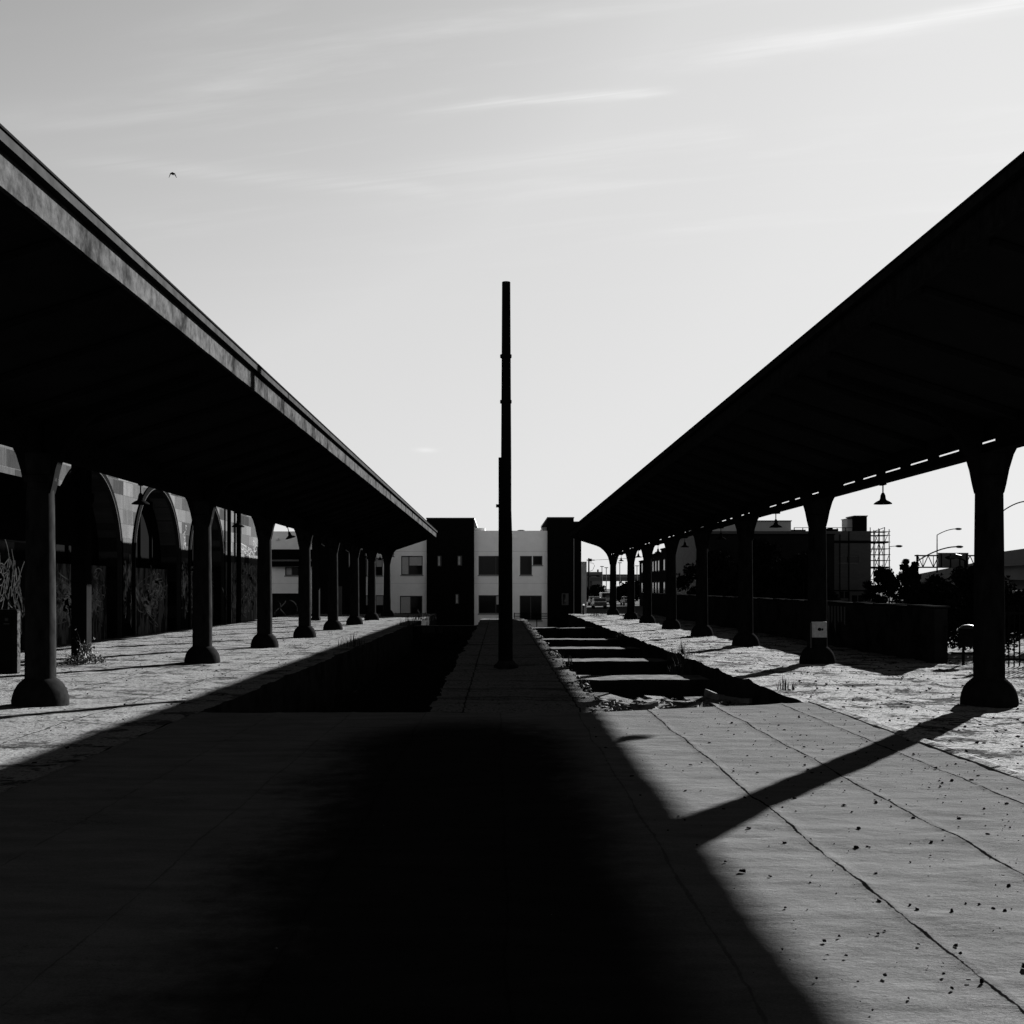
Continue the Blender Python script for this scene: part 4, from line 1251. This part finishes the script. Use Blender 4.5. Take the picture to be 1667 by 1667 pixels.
# chain of small bollards near the last columns
bo = thing('bollard', 'thin white-topped bollard near the corner of the black tower', 'bollard', (X(949.5, 66), 66, 0))
MB().tube([(X(949.5, 66), 66, -.03), (X(949.5, 66), 66, .55)], .04, 8).build('shaft', M_iron, bo)
MB().tube([(X(949.5, 66), 66, .55), (X(949.5, 66), 66, .63)], .055, 8).build('cap', M_stucco, bo)


# ------------------------------------------------------------------ weeds
def weed(name, label, x, y, z, rad, h, n, seed, kind='leaf', m=None, group='weeds along the platform edges'):
    r = np.random.default_rng(seed)
    V, Fc = [], []
    for i in range(n):
        a = r.random() * 6.283; d = rad * r.random() ** .7
        bx_, by_ = d * math.cos(a), d * math.sin(a)
        hh = h * r.uniform(.45, 1.0) * (1 - .55 * d / rad)
        la = r.random() * 6.283; ln = r.uniform(.1, .5) * hh
        tip = np.array([bx_ + ln * math.cos(la), by_ + ln * math.sin(la), hh])
        wv = .006 + .004 * r.random()
        sd_ = np.array([-math.sin(la), math.cos(la), 0]) * wv
        b0 = np.array([bx_, by_, -.03]); mid = b0 * .5 + tip * .5 + np.array([0, 0, .12 * hh])
        k = len(V); V += [b0 - sd_, b0 + sd_, mid + sd_ * .8, mid - sd_ * .8, tip]
        Fc += [(k, k + 1, k + 2, k + 3), (k + 3, k + 2, k + 4)]
        if kind == 'leaf':
            for q in range(5):
                t = r.uniform(.25, 1.0); c = b0 * (1 - t) + tip * t + r.normal(size=3) * .02
                a1 = r.normal(size=3); a1 /= np.linalg.norm(a1); b1 = np.cross(a1, r.normal(size=3)); b1 /= np.linalg.norm(b1)
                s = r.uniform(.018, .04); k = len(V)
                V += [c - a1 * s, c + b1 * s * .55, c + a1 * s, c - b1 * s * .55]; Fc += [(k, k + 1, k + 2, k + 3)]
    mb = MB(); mb.v = [(x + p[0], y + p[1], z + p[2]) for p in V]; mb.f = Fc
    o = mb.build(name, m or (M_leaf if kind == 'leaf' else M_grass), None, loc=(x, y, z))
    return tag(o, label, 'weed', group)


weed('leafy_weed', 'bushy leafy weed sunlit at the foot of the dark square pier', X(138, 23.3), 23.3, 0, .42, .38, 90, 1)
weed('leafy_weed', 'tall spindly weed climbing the edge of the dark square pier', X(140, 23.6), 23.6, 0, .12, .95, 26, 2)
for i, (x, y, z, rd, hh, nn, lb) in enumerate([
        (-3.95, 30.0, 0, .45, .5, 70, 'grass tuft on the arched-side platform edge, nearest of three'),
        (-3.8, 46.5, 0, .6, .55, 80, 'grass tuft on the arched-side platform edge, middle of three'),
        (-3.9, 55.5, 0, .8, .8, 110, 'grass tuft on the arched-side platform edge, farthest and largest'),
        (4.35, 26.3, -.1, .40, .55, 120, 'large grass tuft hanging over the open pit edge by the second column'),
        (4.1, 24.8, -.3, .35, .55, 90, 'grass tuft growing out of the open pit wall below the large tuft'),
        (4.5, 17.4, 0, .16, .35, 26, 'small thin weed on the sunlit platform beside the pit corner'),
        (4.2, 38.0, -.1, .3, .4, 40, 'small grass tuft on the far part of the open pit edge'),
        (1.5, 21.5, -.3, .3, .35, 60, 'low grass tuft against the centre platform in the open pit, nearest'),
        (1.5, 26.5, -.2, .3, .4, 50, 'low grass tuft against the centre platform in the open pit, farther'),
        (-2.9, 47.5, -.3, .5, .6, 60, 'grass tuft near the far end of the shaded pit'),
        (5.4, 62.0, 0, .4, .6, 40, 'grass tuft at the foot of the black tower')]):
    weed('grass_tuft', lb, x, y, z, rd, hh, nn, 20 + i, 'grass')


# ------------------------------------------------------------------ debris
def rocks(name, n, area, smin, smax, m, seed, keep=None, zf=0.0):
    r = np.random.default_rng(seed)
    ico = np.array([(-1, -1, -1), (1, -1, -1), (1, 1, -1), (-1, 1, -1), (-.8, -.8, 1), (.8, -.8, 1), (.8, .8, 1), (-.8, .8, 1)]) * .75
    fi = np.array([(0, 3, 2, 1), (4, 5, 6, 7), (0, 1, 5, 4), (1, 2, 6, 5), (2, 3, 7, 6), (3, 0, 4, 7)])
    V, Fc = [], []; k = 0
    while k < n:
        x = r.uniform(area[0], area[1]); y = area[2] + (area[3] - area[2]) * r.random() ** 1.3
        if keep is not None and r.random() > keep(x, y): continue
        s = smin + (smax - smin) * r.random() ** 3.5
        p = (ico + r.uniform(-.42, .42, (8, 3))) * s * np.array([r.uniform(.6, 1.5), r.uniform(.6, 1.5), r.uniform(.35, .8)])
        a = r.random() * 6.28; ca, sa = math.cos(a), math.sin(a)
        p = np.stack([p[:, 0] * ca - p[:, 1] * sa, p[:, 0] * sa + p[:, 1] * ca, p[:, 2]], 1)
        V.append(p + np.array([x, y, zf + s * .25])); Fc.append(fi + 8 * k); k += 1
    return np_mesh(name, np.concatenate(V), np.concatenate(Fc), m, False)


o = rocks('debris', 900, (1.0, 4.3, 2.5, 14.6), .003, .014, M_rubble, 61, lambda x, y: .12 + .88 * ((x - 1) / 3.3) ** 2, .016)
tag(o, 'tiny dark grit strewn over the sunlit felt deck', 'grit', kind='stuff')
o = rocks('debris', 2600, (4.4, 10.5, 6, 40), .004, .022, M_rubble, 62, None, .015)
tag(o, 'dark gravel and dirt lumps strewn over the dusty sunlit platform', 'gravel', kind='stuff')
o = rocks('debris', 1500, (-11, -3.9, 8, 40), .004, .018, M_rubble, 63, None, .01)
tag(o, 'dark grit strewn over the platform before the stone arches', 'gravel', kind='stuff')
o = rocks('rubble', 420, (1.25, 4.1, 17.3, 19.5), .008, .045, M_stone, 64, None, -.34)
tag(o, 'pale broken rubble lying on the nearest pit cross wall', 'rubble', kind='stuff')
o = rocks('rubble', 240, (1.22, 1.46, 14.4, 46), .008, .045, M_stone, 65, None, -.02)
tag(o, 'broken stones along the sunlit edge of the centre platform', 'rubble', kind='stuff')
o = rocks('debris', 40, (-3.5, 1.2, 2.6, 12), .002, .006, M_stone, 66, None, .016)
tag(o, 'tiny pale specks on the shaded felt deck', 'grit', kind='stuff')
# the larger clods on the deck, one by one
cr = np.random.default_rng(77)
spots = [(1598, 1604), (1440, 1521), (1430, 1526), (1329, 1599), (1378, 1562), (1576, 1602), (1495, 1543), (1420, 1651), (1481, 1479), (1572, 1476), (1530, 1461),
         (1621, 1446), (1534, 1372), (1482, 1408), (1389, 1430), (1279, 1483), (1342, 1538), (1387, 1325), (1424, 1306), (1485, 1260), (1559, 1265), (1610, 1237),
         (1424, 1200), (1289, 1202), (1238, 1189), (1311, 1235), (1281, 1235), (1141, 1291), (1252, 1382), (1412, 1382), (1321, 1430), (1550, 1615), (1665, 1365), (1350, 1178),
         (1400, 1194), (1373, 1219), (1550, 1489), (1594, 1477), (1256, 1235), (1233, 1261), (1112, 1258), (1115, 1339), (1640, 1330), (1535, 1355)]
for i, (u, v) in enumerate(spots):
    Yc = EYE * F / (v - V0); xc = X(u, Yc)
    o = rocks('clod', 1, (-.001, .001, -.001, .001), (.006), (.0125), M_rubble, 900 + i, None, .012)
    o.location = (xc, Yc, .004)
    tag(o, 'small dark clod of dirt lying on the sunlit felt deck', 'clod', 'dark clods on the felt deck')

# ------------------------------------------------------------------ bird
bp = P(281, 283, 60)
bd = thing('bird', 'small dark bird flying high against the pale sky', 'bird', bp)
b = MB(); b.tube([(bp[0] - .02, bp[1] - .14, bp[2]), (bp[0], bp[1] - .05, bp[2] + .01), (bp[0], bp[1] + .06, bp[2] + .01), (bp[0], bp[1] + .16, bp[2])], [.02, .07, .06, .02], 8)
b.build('body', M_iron, bd)
for s_ in (-1, 1):
    w_ = MB(); x, y, z = bp
    w_.add([(x + s_ * .02, y - .07, z + .03), (x + s_ * .02, y + .06, z + .03), (x + s_ * .12, y + .03, z + .05), (x + s_ * .22, y + .02, z - .20), (x + s_ * .10, y - .09, z + .02),
            (x + s_ * .02, y - .07, z + .02), (x + s_ * .02, y + .06, z + .02), (x + s_ * .12, y + .03, z - .03), (x + s_ * .20, y + .02, z - .21), (x + s_ * .10, y - .09, z - .05)],
           [(0, 1, 2, 4), (4, 2, 3), (5, 9, 7, 6), (9, 8, 7), (0, 4, 9, 5), (4, 3, 8, 9), (3, 2, 7, 8), (2, 1, 6, 7)])
    w_.build('wing', M_iron, bd)
